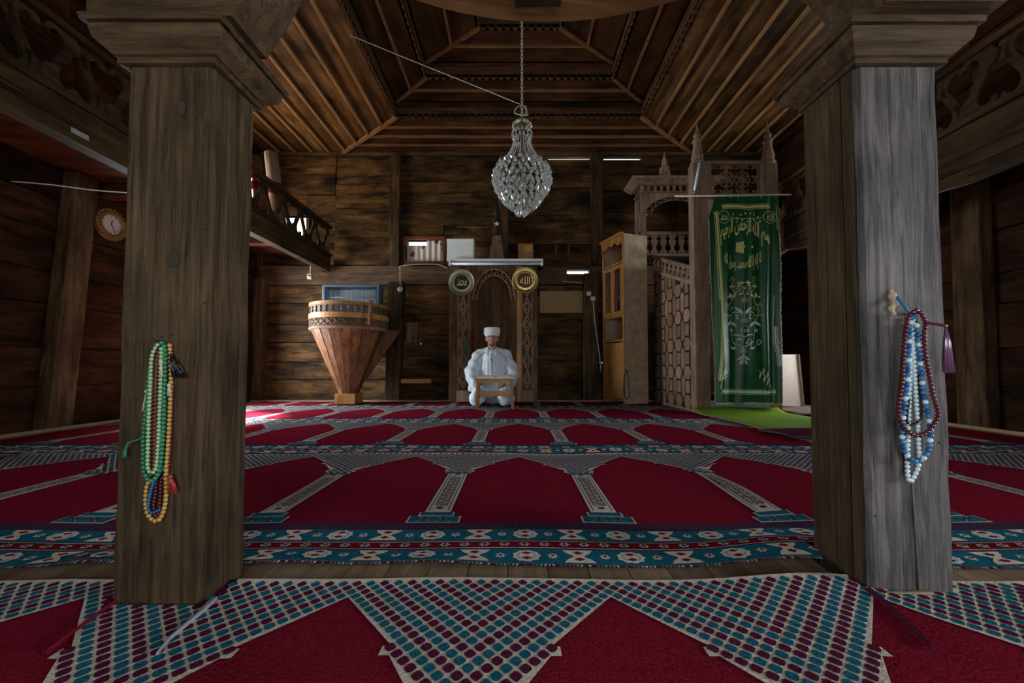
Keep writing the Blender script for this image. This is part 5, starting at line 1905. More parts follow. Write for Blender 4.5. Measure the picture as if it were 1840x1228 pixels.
def flower(x, y, r, m=0):
    for k in range(6):
        a = PI * k / 3
        cx, cy = x + r * math.cos(a), y + r * math.sin(a)
        stroke([(cx + r * 0.5 * math.cos(PI * j / 3), cy + r * 0.5 * math.sin(PI * j / 3)) for j in range(6)], 0.7, m, 2, True)
    stroke([(x + r * 0.35 * math.cos(PI * j / 3), y + r * 0.35 * math.sin(PI * j / 3)) for j in range(6)], 0.8, m, 2, True)


def px6(x, y): return (1260 + x / 6.1375, 340 + y / 6.14)       # notes taken on the enlarged upper half
def px5(x, y): return (1260 + x / 5.85, 530 + y / 5.848)        # and on the lower half


def braid(pts, w, m, step=3.0):
    stroke(pts, 0.8, m)
    q = resample(spline([(p[0], p[1], 0) for p in pts], 8), step)
    for i in range(1, len(q)):
        d = (q[i] - q[i - 1]).normalized()
        nx, ny = -d.y * w, d.x * w
        cx, cy = q[i].x + nx * 0.5, q[i].y + ny * 0.5
        rr = w * 0.30
        em.poly([EB(cx + rr * math.cos(PI * k / 3 + i), cy + rr * math.sin(PI * k / 3 + i) * 1.1, 0.006) for k in range(6)], m)
    q2 = []
    for i in range(len(q)):
        d = (q[min(i + 1, len(q) - 1)] - q[max(i - 1, 0)]).normalized()
        q2.append((q[i].x - d.y * w, q[i].y + d.x * w))
    stroke(q2[::3] + [q2[-1]], 0.8, m)


braid([px6(215, 175), px6(300, 165), px6(420, 165), px6(500, 182), px6(620, 165), px6(760, 175)], 8, 0)
braid([px6(175, 245), px6(190, 400), px6(205, 700), px6(220, 1000), px6(230, 1228)], 7, 0)
braid([px5(215, 0), px5(222, 200), px5(225, 420), px5(222, 640), px5(200, 900)], 5, 0, 2.6)
braid([px5(195, 990), px5(400, 998), px5(600, 1000), px5(782, 1000)], 8, 1)
braid([px5(800, 760), px5(790, 640), px5(765, 480), px5(765, 340)], 5, 1)
stroke([px6(820, 170), px6(828, 300), px6(835, 450)], 1.0, 0)
stroke([px5(770, 0), px5(765, 200), px5(765, 340), px5(800, 480), px5(815, 520)], 0.9, 1)
# oval cartouches with the two names
for (cx, cy, rx_, ry_, txt, x0, x1) in ((245, 312, 66, 68, 'محمد', 195, 300), (752, 312, 75, 66, 'الله', 700, 815)):
    stroke([px6(cx + rx_ * math.cos(PI * k / 6), cy + ry_ * math.sin(PI * k / 6)) for k in range(12)], 0.9, 0, 3, True)
    letter(em, txt, lambda u, v: EB(*px6(x0 + 12 + (x1 - x0 - 24) * u, cy + 36 - 74 * v), 0.006), 0, 0.006)
# garland between them
stroke([px6(325, 305), px6(400, 325), px6(500, 330), px6(600, 325), px6(670, 315)], 0.8, 0)
for x, y, a in ((350, 290, -1.2), (385, 310, 0.9), (430, 300, -1.4), (440, 335, 1.2), (480, 290, -1.7), (500, 350, 1.5), (525, 290, -1.3), (570, 330, 1.0), (580, 300, -1.7), (620, 325, -1.2), (640, 340, 1.2)):
    leaf(*px6(x, y), a, 5.5, 2.6)
# basmala bent upwards, shahada bent downwards round the small building
letter(em, 'بسم الله الرحمن الرحيم', lambda u, v: EB(*px6(205 + 555 * u, 560 - 150 * math.sin(PI * (0.12 + 0.76 * u)) + 120 * (u - 0.35) * (1 if u > 0.35 else 0) + 125 - 250 * v), 0.006), 0, 0.024)
letter(em, 'لا إله إلا الله محمد رسول الله', lambda u, v: EB(*px6(248 + 410 * u, 770 + 70 * math.sin(PI * u) - (-40) * 0 - 175 * (v - 0.5)), 0.006), 0, 0.026)
em.poly([EB(*px6(x, y), 0.006) for x, y in ((388, 590), (460, 582), (458, 716), (386, 690))], 0)
em.poly([EB(*px6(x, y), 0.006) for x, y in ((462, 582), (570, 600), (570, 715), (460, 716))][::-1], 2)
em.poly([EB(*px6(x, y), 0.0075) for x, y in ((462, 622), (570, 628), (570, 655), (462, 650))], 0)
# the flowering stem, mirrored about its axis
AXT, AXL = 466, 440
for sg in (1, -1):
    fx = lambda x: AXT + sg * (x - AXT)
    fl_ = lambda x: AXL + sg * (x - AXL)
    A = lambda pts: [px6(fx(x), y) for x, y in pts]
    Bm = lambda pts: [px5(fl_(x), y) for x, y in pts]
    stroke(A([(335, 1015), (338, 985), (352, 968), (366, 985), (362, 1030), (345, 1090), (380, 1150), (345, 1228)]), 1.1, 0)
    stroke(A([(380, 1140), (415, 1125), (425, 1105), (405, 1090), (388, 1104)]), 1.0, 0)
    stroke(A([(470, 1110), (440, 1080), (432, 1060)]), 0.7, 0)
    stroke(A([(472, 1200), (450, 1130), (480, 1075)]), 0.7, 0)
    for x, y, a in ((345, 1085, -2.6), (350, 1085, -0.6), (345, 1080, -1.6), (430, 1050, -2.6), (430, 1050, -1.4), (432, 1050, -0.6), (430, 1055, 2.6), (280, 1185, 0.2), (345, 1190, -1.6), (340, 1195, -2.3), (415, 1165, -0.4)):
        p = px6(fx(x), y)
        leaf(p[0], p[1], a if sg > 0 else PI - a, 6.5, 3.0)
    stroke(Bm([(345, 0), (318, 80), (280, 150), (285, 210), (318, 285)]), 1.0, 0)
    stroke(Bm([(320, 85), (260, 120), (255, 100), (270, 92), (282, 105)]), 0.9, 0)
    stroke(Bm([(285, 150), (320, 160), (338, 140), (325, 125), (312, 135)]), 0.9, 0)
    stroke(Bm([(230, 205), (290, 222), (318, 210), (350, 182), (400, 190), (440, 225)]), 1.1, 1)
    stroke(Bm([(318, 285), (330, 240), (310, 215)]), 0.9, 1)
    stroke(Bm([(325, 285), (328, 420), (340, 490), (400, 530), (435, 570)]), 0.9, 1)
    stroke(Bm([(328, 418), (400, 425), (432, 450)]), 1.2, 1, taper=True)
    stroke(Bm([(255, 490), (275, 475), (298, 490), (290, 525), (262, 510), (255, 490)]), 1.2, 1)
    stroke(Bm([(340, 495), (365, 530), (350, 565), (320, 560), (315, 530)]), 1.0, 1)
    for x, y, a, l, w in ((440, 200, -2.45, 20, 4.5), (322, 280, 2.5, 14, 4.5), (328, 280, 0.9, 14, 4.5), (325, 270, 2.0, 9, 3), (390, 225, -2.5, 6, 2.5), (395, 240, 2.8, 6, 2.5), (320, 20, -1.9, 9, 4), (330, 30, -2.6, 9, 3.5), (345, 25, -1.0, 8, 3.5), (330, 545, 0.9, 7, 3.2), (345, 560, 0.2, 6, 3),
                          (430, 640, 2.3, 9, 3), (425, 660, 2.6, 10, 3), (430, 680, 2.0, 10, 3)):
        p = px5(fl_(x), y)
        leaf(p[0], p[1], a if sg > 0 else PI - a, l, w, 0 if y < 200 else 1)
    # corner sprays
    s0 = [(190, 985), (205, 900), (225, 840), (250, 800)] if sg > 0 else [(752, 985), (720, 920), (670, 860), (600, 800)]
    stroke([px5(*q) for q in s0], 0.9, 1)
    for k in range(7):
        f = 0.3 + k * 0.1
        i0 = int(f * 3)
        ff = f * 3 - i0
        i1 = min(i0 + 1, 3)
        x = s0[i0][0] + (s0[i1][0] - s0[i0][0]) * ff
        y = s0[i0][1] + (s0[i1][1] - s0[i0][1]) * ff
        a = (-0.6 if k % 2 else -1.5) if sg > 0 else (-1.4 if k % 2 else 1.8)
        leaf(*px5(x, y), a, 12, 2.8, 1)
for x, y, r in ((442, 58, 3.4), (444, 270, 3.8), (435, 590, 3.6), (325, 372, 2.0), (574, 376, 2.0)):
    flower(*px5(x, y), r, 0 if y < 200 else 1)
stroke([px5(440, 90), px5(445, 150), px5(442, 235)], 0.9, 0)
stroke([px5(420, 410), px5(420, 350), px5(450, 325), px5(485, 350), px5(470, 372), px5(450, 360)], 1.1, 1)
stroke([px5(432, 570), px5(430, 500), px5(440, 450), px5(420, 410)], 1.0, 1)
stroke([px5(440, 545), px5(500, 520), px5(520, 490), px5(495, 465), px5(472, 490)], 1.0, 1)
for x, y, a in ((470, 400, -0.9), (455, 395, -2.2), (425, 480, -2.7), (455, 520, -0.8), (415, 460, 2.9)):
    leaf(*px5(x, y), a, 7, 3, 1)
for dx in (-40, -18, 0, 22, 42):
    stroke([px5(438, 620), px5(438 + dx, 735)], 0.7, 1, 3)
em.build('embroidery', [M['thread'], M['thread_pale'], M['black']], ban)
# woven fringe along both sides and the hem
fr = MB()
rf = random.Random(3)
def tuft(px, py, dx, dy):
    a = EB(px, py, 0.004)
    b = EB(px + dx * 0.5, py + dy * 0.6, 0.008)
    c_ = EB(px + dx, py + dy, 0.006)
    fr.tube([a, b, c_], [0.0045, 0.0035, 0.002], 4)
for i in range(150):
    py = 395 + (722 - 395) * i / 149
    tuft(edge_l(py), py, -1.8 - rf.random() * 1.2, rf.uniform(0, 2.5))
    tuft(edge_r(py), py, 1.2 + rf.random() * 1.2, rf.uniform(0, 2.5))
for i in range(110):
    px = 1286 + 116 * i / 109
    tuft(px, 724, rf.uniform(-1, 1), 3 + rf.random() * 2.0)
fr.build('fringe', M['fringe'], ban, kind='stuff')
for i in range(9):
    px = 1286 + 108 * i / 8
    q = EB(px, 356, 0.0)
    MB().tube([(q.x, q.y, q.z), (q.x, YC - 0.005, ra_.z + 0.014), (q.x + 0.006, YC + 0.012, ra_.z)], 0.004, 5).build('curtain_ring', M['cord'], ban)

# ---------------------------------------------------------------- green rug, red mat, leaning board, kilim by the minbar
def rug(name, mat, x0, x1, y0, y1, lab, cat='rug', t=0.014, z=0.026, curl=0.0, edge=None):
    mb = MB()
    nx, ny = 14, 18
    def h(u, v):
        q = z + 0.004 * math.sin(u * 9 + v * 4)
        if curl and v > 0.86:
            q += curl * ((v - 0.86) / 0.14) ** 2
        return q
    for top in (1, 0):
        n0 = len(mb.v)
        for j in range(ny + 1):
            for i in range(nx + 1):
                u, v = i / nx, j / ny
                mb.v.append((x0 + (x1 - x0) * u + 0.02 * math.sin(v * 5), y0 + (y1 - y0) * v, h(u, v) + (t if top else 0)))
        for j in range(ny):
            for i in range(nx):
                a = n0 + j * (nx + 1) + i
                f = [a, a + 1, a + nx + 2, a + nx + 1]
                mb.face(f if top else f[::-1], 0, True)
        if top:
            nt_ = n0
    K = (nx + 1) * (ny + 1)
    ring = [i for i in range(nx + 1)] + [j * (nx + 1) + nx for j in range(1, ny + 1)] + [ny * (nx + 1) + i for i in range(nx - 1, -1, -1)] + [j * (nx + 1) for j in range(ny - 1, 0, -1)]
    for a, b in zip(ring, ring[1:] + ring[:1]):
        mb.face([a, K + a, K + b, b], 1 if edge else 0)
    return tag(mb.build(name, [mat, edge or mat], None, loc=(x0, y0, z)), lab, cat)


rug('green_rug', M['grass'], 2.10, 3.10, 3.30, MYF - 0.01, 'bright green pile rug on the floor before the minbar curtain', curl=0.05, edge=M['fringe_dark'])
rug('red_mat', M['wine'], 2.05, 3.05, 2.90, 3.285, 'narrow plain red mat lying in front of the green rug', z=0.032, edge=M['black'])
rug('fringed_kilim', M['fringe_dark'], 3.16, 4.0, 4.35, 5.3, 'faded pink fringed kilim on the floor behind the right pillar')
a = P(1402, 727, 5.1)
b = P(1437, 637, 5.1)
MB_ = MB().hexa([(a.x, 5.06, 0.055), (b.x + 0.0, 5.06, 0.055), (b.x, 5.085, 0.055), (a.x, 5.085, 0.055), (a.x + 0.01, 5.17, b.z), (b.x + 0.03, 5.17, b.z), (b.x + 0.03, 5.195, b.z), (a.x + 0.01, 5.195, b.z)])
t = thing('leaning_board', 'pale cream board leaning upright behind the minbar curtain', 'board', (a.x, 5.1, 0.05))
MB_.build('panel', M['cream_board'], t)
MB().bar((b.x, 5.055, 0.055), (b.x + 0.03, 5.165, b.z), 0.02, 0.03).build('edge_strip', M['minbar'], t)

# ================================================================== CHANDELIER
YCH = 3.7
chx = P(938, 300, YCH).x
def cz(py): return P(938, py, YCH).z
sc_ = YCH / F
ch = thing('chandelier', 'crystal chandelier hanging on a long chain in front of the mihrab', 'chandelier', (chx, YCH, cz(385)))
def crystal(mb, c, ln, w):
    x, y, z = c
    n = len(mb.v)
    a0 = random.random() * PI
    mb.v += [(x, y, z + ln * 0.5), (x, y, z - ln * 0.5)]
    for k in range(6):
        mb.v.append((x + w * math.cos(a0 + PI * k / 3), y + w * math.sin(a0 + PI * k / 3), z - ln * 0.08))
    for k in range(6):
        k2 = (k + 1) % 6
        mb.face([n, n + 2 + k, n + 2 + k2])
        mb.face([n + 1, n + 2 + k2, n + 2 + k])


cr = MB()
for (py, r, n, ln) in ((226, 17, 14, 0.05), (240, 18, 16, 0.05), (248, 17, 14, 0.045)):
    for k in range(n):
        a = 2 * PI * k / n
        crystal(cr, (chx + r * sc_ * math.cos(a), YCH + r * sc_ * math.sin(a), cz(py)), ln, 0.011)
cr.build('crown_crystals', M['crystal'], ch, kind='stuff')
cr = MB()
for k in range(22):
    a = 2 * PI * k / 22
    for i in range(17):
        f = i / 16
        r = 15 + (47 - 15) * f ** 1.7
        crystal(cr, (chx + r * sc_ * math.cos(a), YCH + r * sc_ * math.sin(a), cz(250 + 56 * f)), 0.018, 0.008)
cr.build('strand_crystals', M['crystal'], ch, kind='stuff')
for (py0, r, n, ln) in ((303, 47, 22, 0.062), (314, 52, 24, 0.066), (326, 53, 26, 0.07), (338, 49, 24, 0.07), (349, 42, 20, 0.07), (359, 34, 16, 0.07), (368, 24, 12, 0.072), (378, 12, 7, 0.08)):
    cr = MB()
    for k in range(n):
        a = 2 * PI * (k + random.random() * 0.3) / n
        for dr, dz in ((0, 0), (-3, 4)):
            crystal(cr, (chx + (r + dr) * sc_ * math.cos(a + dz * 0.03), YCH + (r + dr) * sc_ * math.sin(a + dz * 0.03), cz(py0 + dz + random.uniform(-1.5, 1.5))), ln, 0.0195)
    cr.build('crystal_tier', M['crystal'], ch, kind='stuff')
for py, r in ((222, 14), (250, 14), (306, 47), (330, 46), (352, 34), (366, 20)):
    pts = [(chx + r * sc_ * math.cos(2 * PI * k / 24), YCH + r * sc_ * math.sin(2 * PI * k / 24), cz(py)) for k in range(24)]
    MB().tube(pts, 0.006, 6, closed=True).build('brass_ring', M['brass_dull'], ch)
MB().tube([(chx, YCH, cz(208)), (chx, YCH, cz(372))], 0.008, 8).build('stem', M['brass_dull'], ch)
MB().lathe([(0.0, cz(212)), (0.05, cz(216)), (0.075, cz(222)), (0.0, cz(221))], chx, YCH, 20).build('canopy', M['brass_dull'], ch)
# chain links
lk = MB().tube([(0.011 * math.cos(2 * PI * k / 12), 0, 0.022 * math.sin(2 * PI * k / 12)) for k in range(12)], 0.0036, 6, closed=True).mesh('chain_link', M['chain'])
z = cz(206)
i = 0
while z < 4.76:
    inst('chain_link', lk, ch, (chx, YCH, z), (0, 0, PI / 2 * (i % 2) + 0.4))
    z += 0.036
    i += 1
MB().tube(spline([(chx + 0.03, YCH, cz(206)), (chx + 0.045, YCH, cz(196)), (chx + 0.02, YCH, cz(190)), (chx + 0.055, YCH, cz(206)), (chx - 0.01, YCH, cz(207))], 6), 0.006, 6).build('hook', M['chain'], ch)
MB().tube(spline([(chx, YCH, cz(207)), (chx - 0.07, YCH, cz(203)), (chx - 0.05, YCH, cz(193)), (chx, YCH, cz(190))], 6), 0.004, 6).build('wire_loop', M['cord'], ch)
cord('supply_wire', [P(936, 188, YCH), P(840, 149, 3.84), P(750, 113, 3.98), P(645, 70, 4.10), P(630, 64, 4.06)], 0.0032, 'thin grey supply wire strung from the chandelier to the left ceiling')
cord('balcony_wire', [PXP(20, 326, XL + 0.1), PXP(90, 332, XL + 0.4), PXP(170, 342, XL + 0.6), PXP(240, 347, XL + 0.8)], 0.005, 'thin white wire sagging under the left balcony')

# ================================================================== WALL CLOCK
cc = PXP(199, 404, XL + 0.02)
ck = thing('wall_clock', 'round wall clock with ornate gilt frame and pale face on the left wall', 'clock', (XL + 0.012, cc.y, cc.z))
rot = Matrix.Rotation(PI / 2, 4, 'Z')
def clock_part(mb, name, mat, kind=None):
    # built facing -Y round the origin, turned to face +X
    mb.v = [(-y, x, z) for x, y, z in mb.v]
    o = mb.build(name, mat, ck, local=True)
    if kind:
        o['kind'] = kind
    return o


clock_part(MB().lathe([(0.098, 0.0), (0.102, 0.03), (0.115, 0.036), (0.13, 0.028), (0.155, 0.02), (0.165, 0.0)], 0, 0, 40, axis='Y'), 'frame', M['gold'])
mb = MB()
for k in range(26):
    a = 2 * PI * k / 26
    mb.ball((0.150 * math.cos(a), -0.022, 0.150 * math.sin(a)), 0.017, 1, 0.6, 1, 7, 4)
    mb.ball((0.124 * math.cos(a + 0.12), -0.034, 0.124 * math.sin(a + 0.12)), 0.010, 1, 0.6, 1, 6, 4)
clock_part(mb, 'frame_ornament', M['gold'], 'stuff')
clock_part(MB().lathe([(0.0, 0.012), (0.10, 0.012), (0.10, 0.0)], 0, 0, 40, axis='Y', smooth=False), 'dial', M['clock_face'])
for k in range(12):
    a = PI * k / 6
    mb = MB().bar((0.080 * math.sin(a), -0.0135, 0.080 * math.cos(a)), (0.092 * math.sin(a), -0.0135, 0.092 * math.cos(a)), 0.006, 0.003, up=(0, 1, 0))
    clock_part(mb, 'hour_mark', M['black'])
clock_part(MB().bar((0, -0.016, -0.01), (0.008, -0.016, 0.050), 0.007, 0.003, up=(0, 1, 0)), 'hour_hand', M['black'])
clock_part(MB().bar((-0.006, -0.018, 0.012), (0.036, -0.018, -0.072), 0.005, 0.003, up=(0, 1, 0)), 'minute_hand', M['black'])

# ================================================================== KNEELING MAN
def capsule(mb, a, b, ra_, rb_2, seg=14, n=6):
    a, b = Vector(a), Vector(b)
    d = (b - a)
    L = d.length
    d.normalize()
    pts, rr = [], []
    for i in range(n + 1):
        t_ = PI / 2 * i / n
        pts.append(a - d * ra_ * math.cos(t_)); rr.append(max(1e-4, ra_ * math.sin(t_)))
    for i in range(n + 1):
        t_ = PI / 2 * i / n
        pts.append(b + d * rb_2 * math.sin(t_)); rr.append(max(1e-4, rb_2 * math.cos(t_)))
    mb.tube(pts, rr, seg)


def fuse(mb, voxel, smooth, its=8):
    """melt overlapping volumes into one continuous skin"""
    me = mb.mesh('tmp', M['robe'])
    o = bpy.data.objects.new('tmp', me)
    WORK.collection.objects.link(o)
    r = o.modifiers.new('r', 'REMESH')
    r.mode = 'VOXEL'
    r.voxel_size = voxel
    s = o.modifiers.new('s', 'SMOOTH')
    s.factor = smooth
    s.iterations = its
    dg = work_depsgraph()
    res = bpy.data.meshes.new_from_object(o.evaluated_get(dg))
    bpy.data.objects.remove(o)
    bpy.data.meshes.remove(me)
    return res


def link_mesh(name, me, mat, parent):
    me.materials.clear()
    me.materials.append(mat)
    me.polygons.foreach_set('use_smooth', [True] * len(me.polygons))
    o = bpy.data.objects.new(name, me)
    C.objects.link(o)
    o.parent = parent
    return o


PX_, PY_ = P(884, 700, 5.62).x, 5.62
man = thing('person', 'man in pale grey robe and white turban kneeling behind a reading stand', 'person', (PX_, PY_, 0.022))
# head, neck and hands: one skin
mb = MB()
HZ = 0.895
mb.ball((0, 0.0, HZ + 0.035), 0.1, 0.80, 0.96, 1.10, 24, 16)
mb.ball((0, -0.030, HZ - 0.035), 0.075, 0.82, 0.85, 1.0, 20, 12)
mb.ball((0, -0.060, HZ - 0.080), 0.032, 1.05, 0.85, 0.8, 14, 8)
capsule(mb, (0, -0.094, HZ + 0.030), (0, -0.112, HZ - 0.008), 0.009, 0.015)
for sx_ in (-1, 1):
    mb.ball((sx_ * 0.012, -0.102, HZ - 0.012), 0.009, 1, 1, 0.8, 10, 6)
    capsule(mb, (sx_ * 0.014, -0.092, HZ + 0.043), (sx_ * 0.052, -0.074, HZ + 0.044), 0.011, 0.009)
    mb.ball((sx_ * 0.047, -0.066, HZ - 0.004), 0.024, 1, 0.8, 0.9, 12, 8)
    mb.ball((sx_ * 0.030, -0.080, HZ + 0.024), 0.016, 1.1, 0.7, 0.7, 12, 8)
    mb.ball((sx_ * 0.083, 0.008, HZ + 0.012), 0.030, 0.35, 0.6, 1.0, 12, 8)
capsule(mb, (0, -0.088, HZ - 0.038), (0, -0.090, HZ - 0.052), 0.018, 0.016)
capsule(mb, (0, 0.015, HZ - 0.04), (0, 0.03, HZ - 0.17), 0.058, 0.066)
head = fuse(mb, 0.0045, 0.5, 5)
body = link_mesh('head', head, M['skin'], man)


def hand(sx_):
    """right or left hand lying on the thigh, fingers forward, slightly curled"""
    mb = MB()
    w = Vector((sx_ * 0.200, -0.175, 0.290))
    k = Vector((sx_ * 0.150, -0.255, 0.268))
    side = Vector((0.86 * 1, 0.5 * sx_, 0)).normalized()
    capsule(mb, w, k, 0.026, 0.024)
    for i in range(4):
        o_ = (i - 1.5) * 0.0195
        b0 = k + side * o_ * 1.0
        ln = (0.036, 0.042, 0.039, 0.030)[i if sx_ > 0 else 3 - i]
        d1 = Vector((-sx_ * 0.42, -0.82, -0.12)).normalized()
        d2 = Vector((-sx_ * 0.35, -0.70, -0.55)).normalized()
        capsule(mb, w.lerp(k, 0.55) + side * o_ * 0.9, b0, 0.0125, 0.0108, 10, 4)
        capsule(mb, b0, b0 + d1 * ln, 0.0104, 0.0092, 10, 4)
        capsule(mb, b0 + d1 * ln, b0 + d1 * ln + d2 * ln * 0.85, 0.0092, 0.0076, 10, 4)
    th = w.lerp(k, 0.35) - side * sx_ * 0.022
    t1 = th + Vector((-sx_ * 0.030, -0.022, -0.006))
    capsule(mb, th, t1, 0.0130, 0.0110, 10, 4)
    capsule(mb, t1, t1 + Vector((-sx_ * 0.012, -0.030, -0.008)), 0.0108, 0.0086, 10, 4)
    capsule(mb, w + Vector((sx_ * 0.02, 0.05, 0.02)), w, 0.026, 0.025)
    return fuse(mb, 0.0040, 0.5, 2)


man.scale = (1.035, 1.035, 1.035)
for sx_ in (-1, 1):
    link_mesh('hand', hand(sx_), M['skin'], man)
# robe
mb = MB()
mb.ball((0, 0.13, 0.20), 0.25, 1.0, 0.9, 0.8, 20, 12)
capsule(mb, (0, 0.11, 0.22), (0, 0.06, 0.48), 0.215, 0.185, 22)
capsule(mb, (0, 0.06, 0.48), (0, 0.035, 0.64), 0.185, 0.150, 22)
mb.ball((0, 0.04, 0.66), 0.14, 1.35, 0.85, 0.75, 20, 12)
for sx_ in (-1, 1):
    capsule(mb, (sx_ * 0.045, 0.03, 0.745), (sx_ * 0.185, 0.04, 0.690), 0.062, 0.078)
    capsule(mb, (sx_ * 0.185, 0.04, 0.690), (sx_ * 0.285, 0.00, 0.440), 0.085, 0.098)
    capsule(mb, (sx_ * 0.285, 0.00, 0.440), (sx_ * 0.225, -0.14, 0.305), 0.098, 0.066)
    capsule(mb, (sx_ * 0.300, 0.00, 0.40), (sx_ * 0.265, -0.06, 0.24), 0.072, 0.055)
    capsule(mb, (sx_ * 0.13, 0.12, 0.17), (sx_ * 0.185, -0.30, 0.115), 0.125, 0.098, 18)
    capsule(mb, (sx_ * 0.185, -0.29, 0.10), (sx_ * 0.20, 0.14, 0.085), 0.09, 0.085, 16)
    capsule(mb, (sx_ * 0.24, -0.06, 0.07), (sx_ * 0.25, 0.12, 0.07), 0.07, 0.07, 14)
rob = fuse(mb, 0.011, 0.6, 9)
# cloth folds carried by the shape itself, and a flat hem on the carpet
rco = [v.co.copy() for v in rob.vertices]
rno = [v.normal.copy() for v in rob.vertices]
for (x, y, z), nrm, q_ in zip(rco, rno, rco):
    a = math.atan2(x, -(y - 0.05))
    f = 0.0055 * math.sin(a * 17 + 5 * z + 1.5 * math.sin(9 * z)) * min(1, max(0, (0.72 - z) / 0.3))
    if abs(x) > 0.17 and z > 0.2:
        f += 0.008 * math.sin(z * 46 + x * 22 + y * 16)
    f += 0.006 * math.sin(x * 38 + y * 31 - z * 20) * (1 if z < 0.3 else 0.4)
    q_ += nrm * f
    q_.z = max(q_.z, 0.004)
rob.vertices.foreach_set('co', [c_ for q_ in rco for c_ in q_])
rob.update()
robo = link_mesh('robe', rob, M['robe'], man)
bvh = BVHTree.FromPolygons([v.co.copy() for v in rob.vertices], [list(p.vertices) for p in rob.polygons])


def on_robe(x, z, lift=0.004):
    h = bvh.ray_cast(Vector((x, -1.0, z)), Vector((0, 1, 0)))
    return h[0] + Vector((0, -lift, 0)) if h[0] is not None else Vector((x, -0.05, z))


def seam(pts, r, name, mat):
    q = spline([(x, 0, z) for x, z in pts], 8)
    MB().tube([on_robe(p.x, p.z) for p in q], r, 6).build(name, mat, robo, local=True)


seam([(0.0, 0.70), (0.002, 0.60), (-0.002, 0.50), (0.0, 0.42)], 0.0045, 'placket', M['robe_trim'])
for sx_ in (-1, 1):
    seam([(sx_ * 0.085, 0.735), (sx_ * 0.13, 0.70), (sx_ * 0.185, 0.645), (sx_ * 0.205, 0.60)], 0.004, 'raglan_piping', M['robe_trim'])
    # standing collar flap
    mb = MB()
    pts = [(sx_ * 0.006, -0.085, 0.665), (sx_ * 0.035, -0.075, 0.735), (sx_ * 0.062, -0.035, 0.790), (sx_ * 0.070, 0.02, 0.805), (sx_ * 0.055, 0.075, 0.80), (0, 0.095, 0.80)]
    lo = [(sx_ * 0.010, -0.10, 0.640), (sx_ * 0.062, -0.105, 0.690), (sx_ * 0.100, -0.045, 0.740), (sx_ * 0.105, 0.03, 0.755), (sx_ * 0.075, 0.10, 0.755), (0, 0.12, 0.755)]
    A_, B_ = spline(pts, 5), spline(lo, 5)
    for i in range(len(A_) - 1):
        o_ = Vector((0, 0.0, 0.0))
        q = [B_[i], B_[i + 1], A_[i + 1], A_[i]]
        inw = [v_ * 0.93 + Vector((0, 0.004, v_.z * 0.07)) for v_ in q]
        mb.hexa([q[0], q[1], inw[1], inw[0], q[3], q[2], inw[2], inw[3]])
    mb.build('collar', M['robe'], man, local=True)
    capsule_mb = MB()
    capsule(capsule_mb, (sx_ * 0.018, -0.0935, HZ + 0.0225), (sx_ * 0.042, -0.0855, HZ + 0.0225), 0.0035, 0.003, 8, 3)
    capsule_mb.build('eyelid_line', M['beard'], body, local=True)
    mbb = MB()
    capsule(mbb, (sx_ * 0.013, -0.1015, HZ + 0.047), (sx_ * 0.054, -0.082, HZ + 0.046), 0.0066, 0.0046, 8, 3)
    mbb.build('eyebrow', M['beard'], body, local=True)
hb2 = BVHTree.FromPolygons([v.co.copy() for v in head.vertices], [list(p.vertices) for p in head.polygons])
mb = MB()
for (x0, z0, r) in [(x / 1000, HZ + z / 1000, 0.008) for x, z in ((-16, -27), (-8, -25), (0, -26), (8, -25), (16, -27), (-22, -36), (22, -36), (-24, -48), (24, -48), (-20, -62), (20, -62), (-14, -76), (14, -76), (-6, -84), (6, -84), (0, -70), (-8, -68), (8, -68), (-34, -62), (34, -62), (-44, -48), (44, -48), (-52, -32), (52, -32), (-58, -14), (58, -14), (0, -88), (-28, -76), (28, -76), (-40, -60), (40, -60))]:
    h = hb2.ray_cast(Vector((x0, -1, z0)), Vector((0, 1, 0)))
    if h[0] is not None:
        mb.ball((x0, h[0].y + 0.0035, z0), r, 1.1, 0.9, 0.9, 8, 6)
link_mesh('beard', fuse(mb, 0.003, 0.4, 3), M['beard'], body)
mb = MB()
capsule(mb, (-0.013, -0.1045, HZ - 0.0435), (0.013, -0.1045, HZ - 0.0435), 0.0050, 0.0050, 8, 3)
mb.build('mouth', M['lips'], body, local=True)
# turban cap
cap = MB().lathe([(0.0, HZ + 0.185), (0.07, HZ + 0.187), (0.096, HZ + 0.180), (0.098, HZ + 0.150), (0.09, HZ + 0.145)], 0, 0.008, 32).build('fez', M['cap_red'], man, local=True)
MB().lathe([(0.088, HZ + 0.052), (0.096, HZ + 0.050), (0.103, HZ + 0.070), (0.112, HZ + 0.110), (0.114, HZ + 0.150), (0.108, HZ + 0.172), (0.096, HZ + 0.176), (0.09, HZ + 0.17)], 0, 0.008, 36).build('turban', M['cap_white'], man, local=True)
for k in range(3):
    zr = HZ + 0.078 + k * 0.026
    pts = [(0.1085 * math.cos(2 * PI * i / 30) * (1 + 0.018 * k), 0.008 + 0.1085 * math.sin(2 * PI * i / 30) * (1 + 0.018 * k), zr + 0.012 * math.sin(2 * PI * i / 30 + k)) for i in range(30)]
    MB().tube(pts, 0.006, 6, closed=True).build('turban_fold', M['cap_white'], man, local=True)
# button tab under the collar
q = on_robe(0, 0.60)
MB().ball((0, q.y - 0.002, 0.625), 0.010, seg=10).ball((0.008, q.y, 0.600), 0.009, seg=10).build('button', M['black'], robo, local=True)

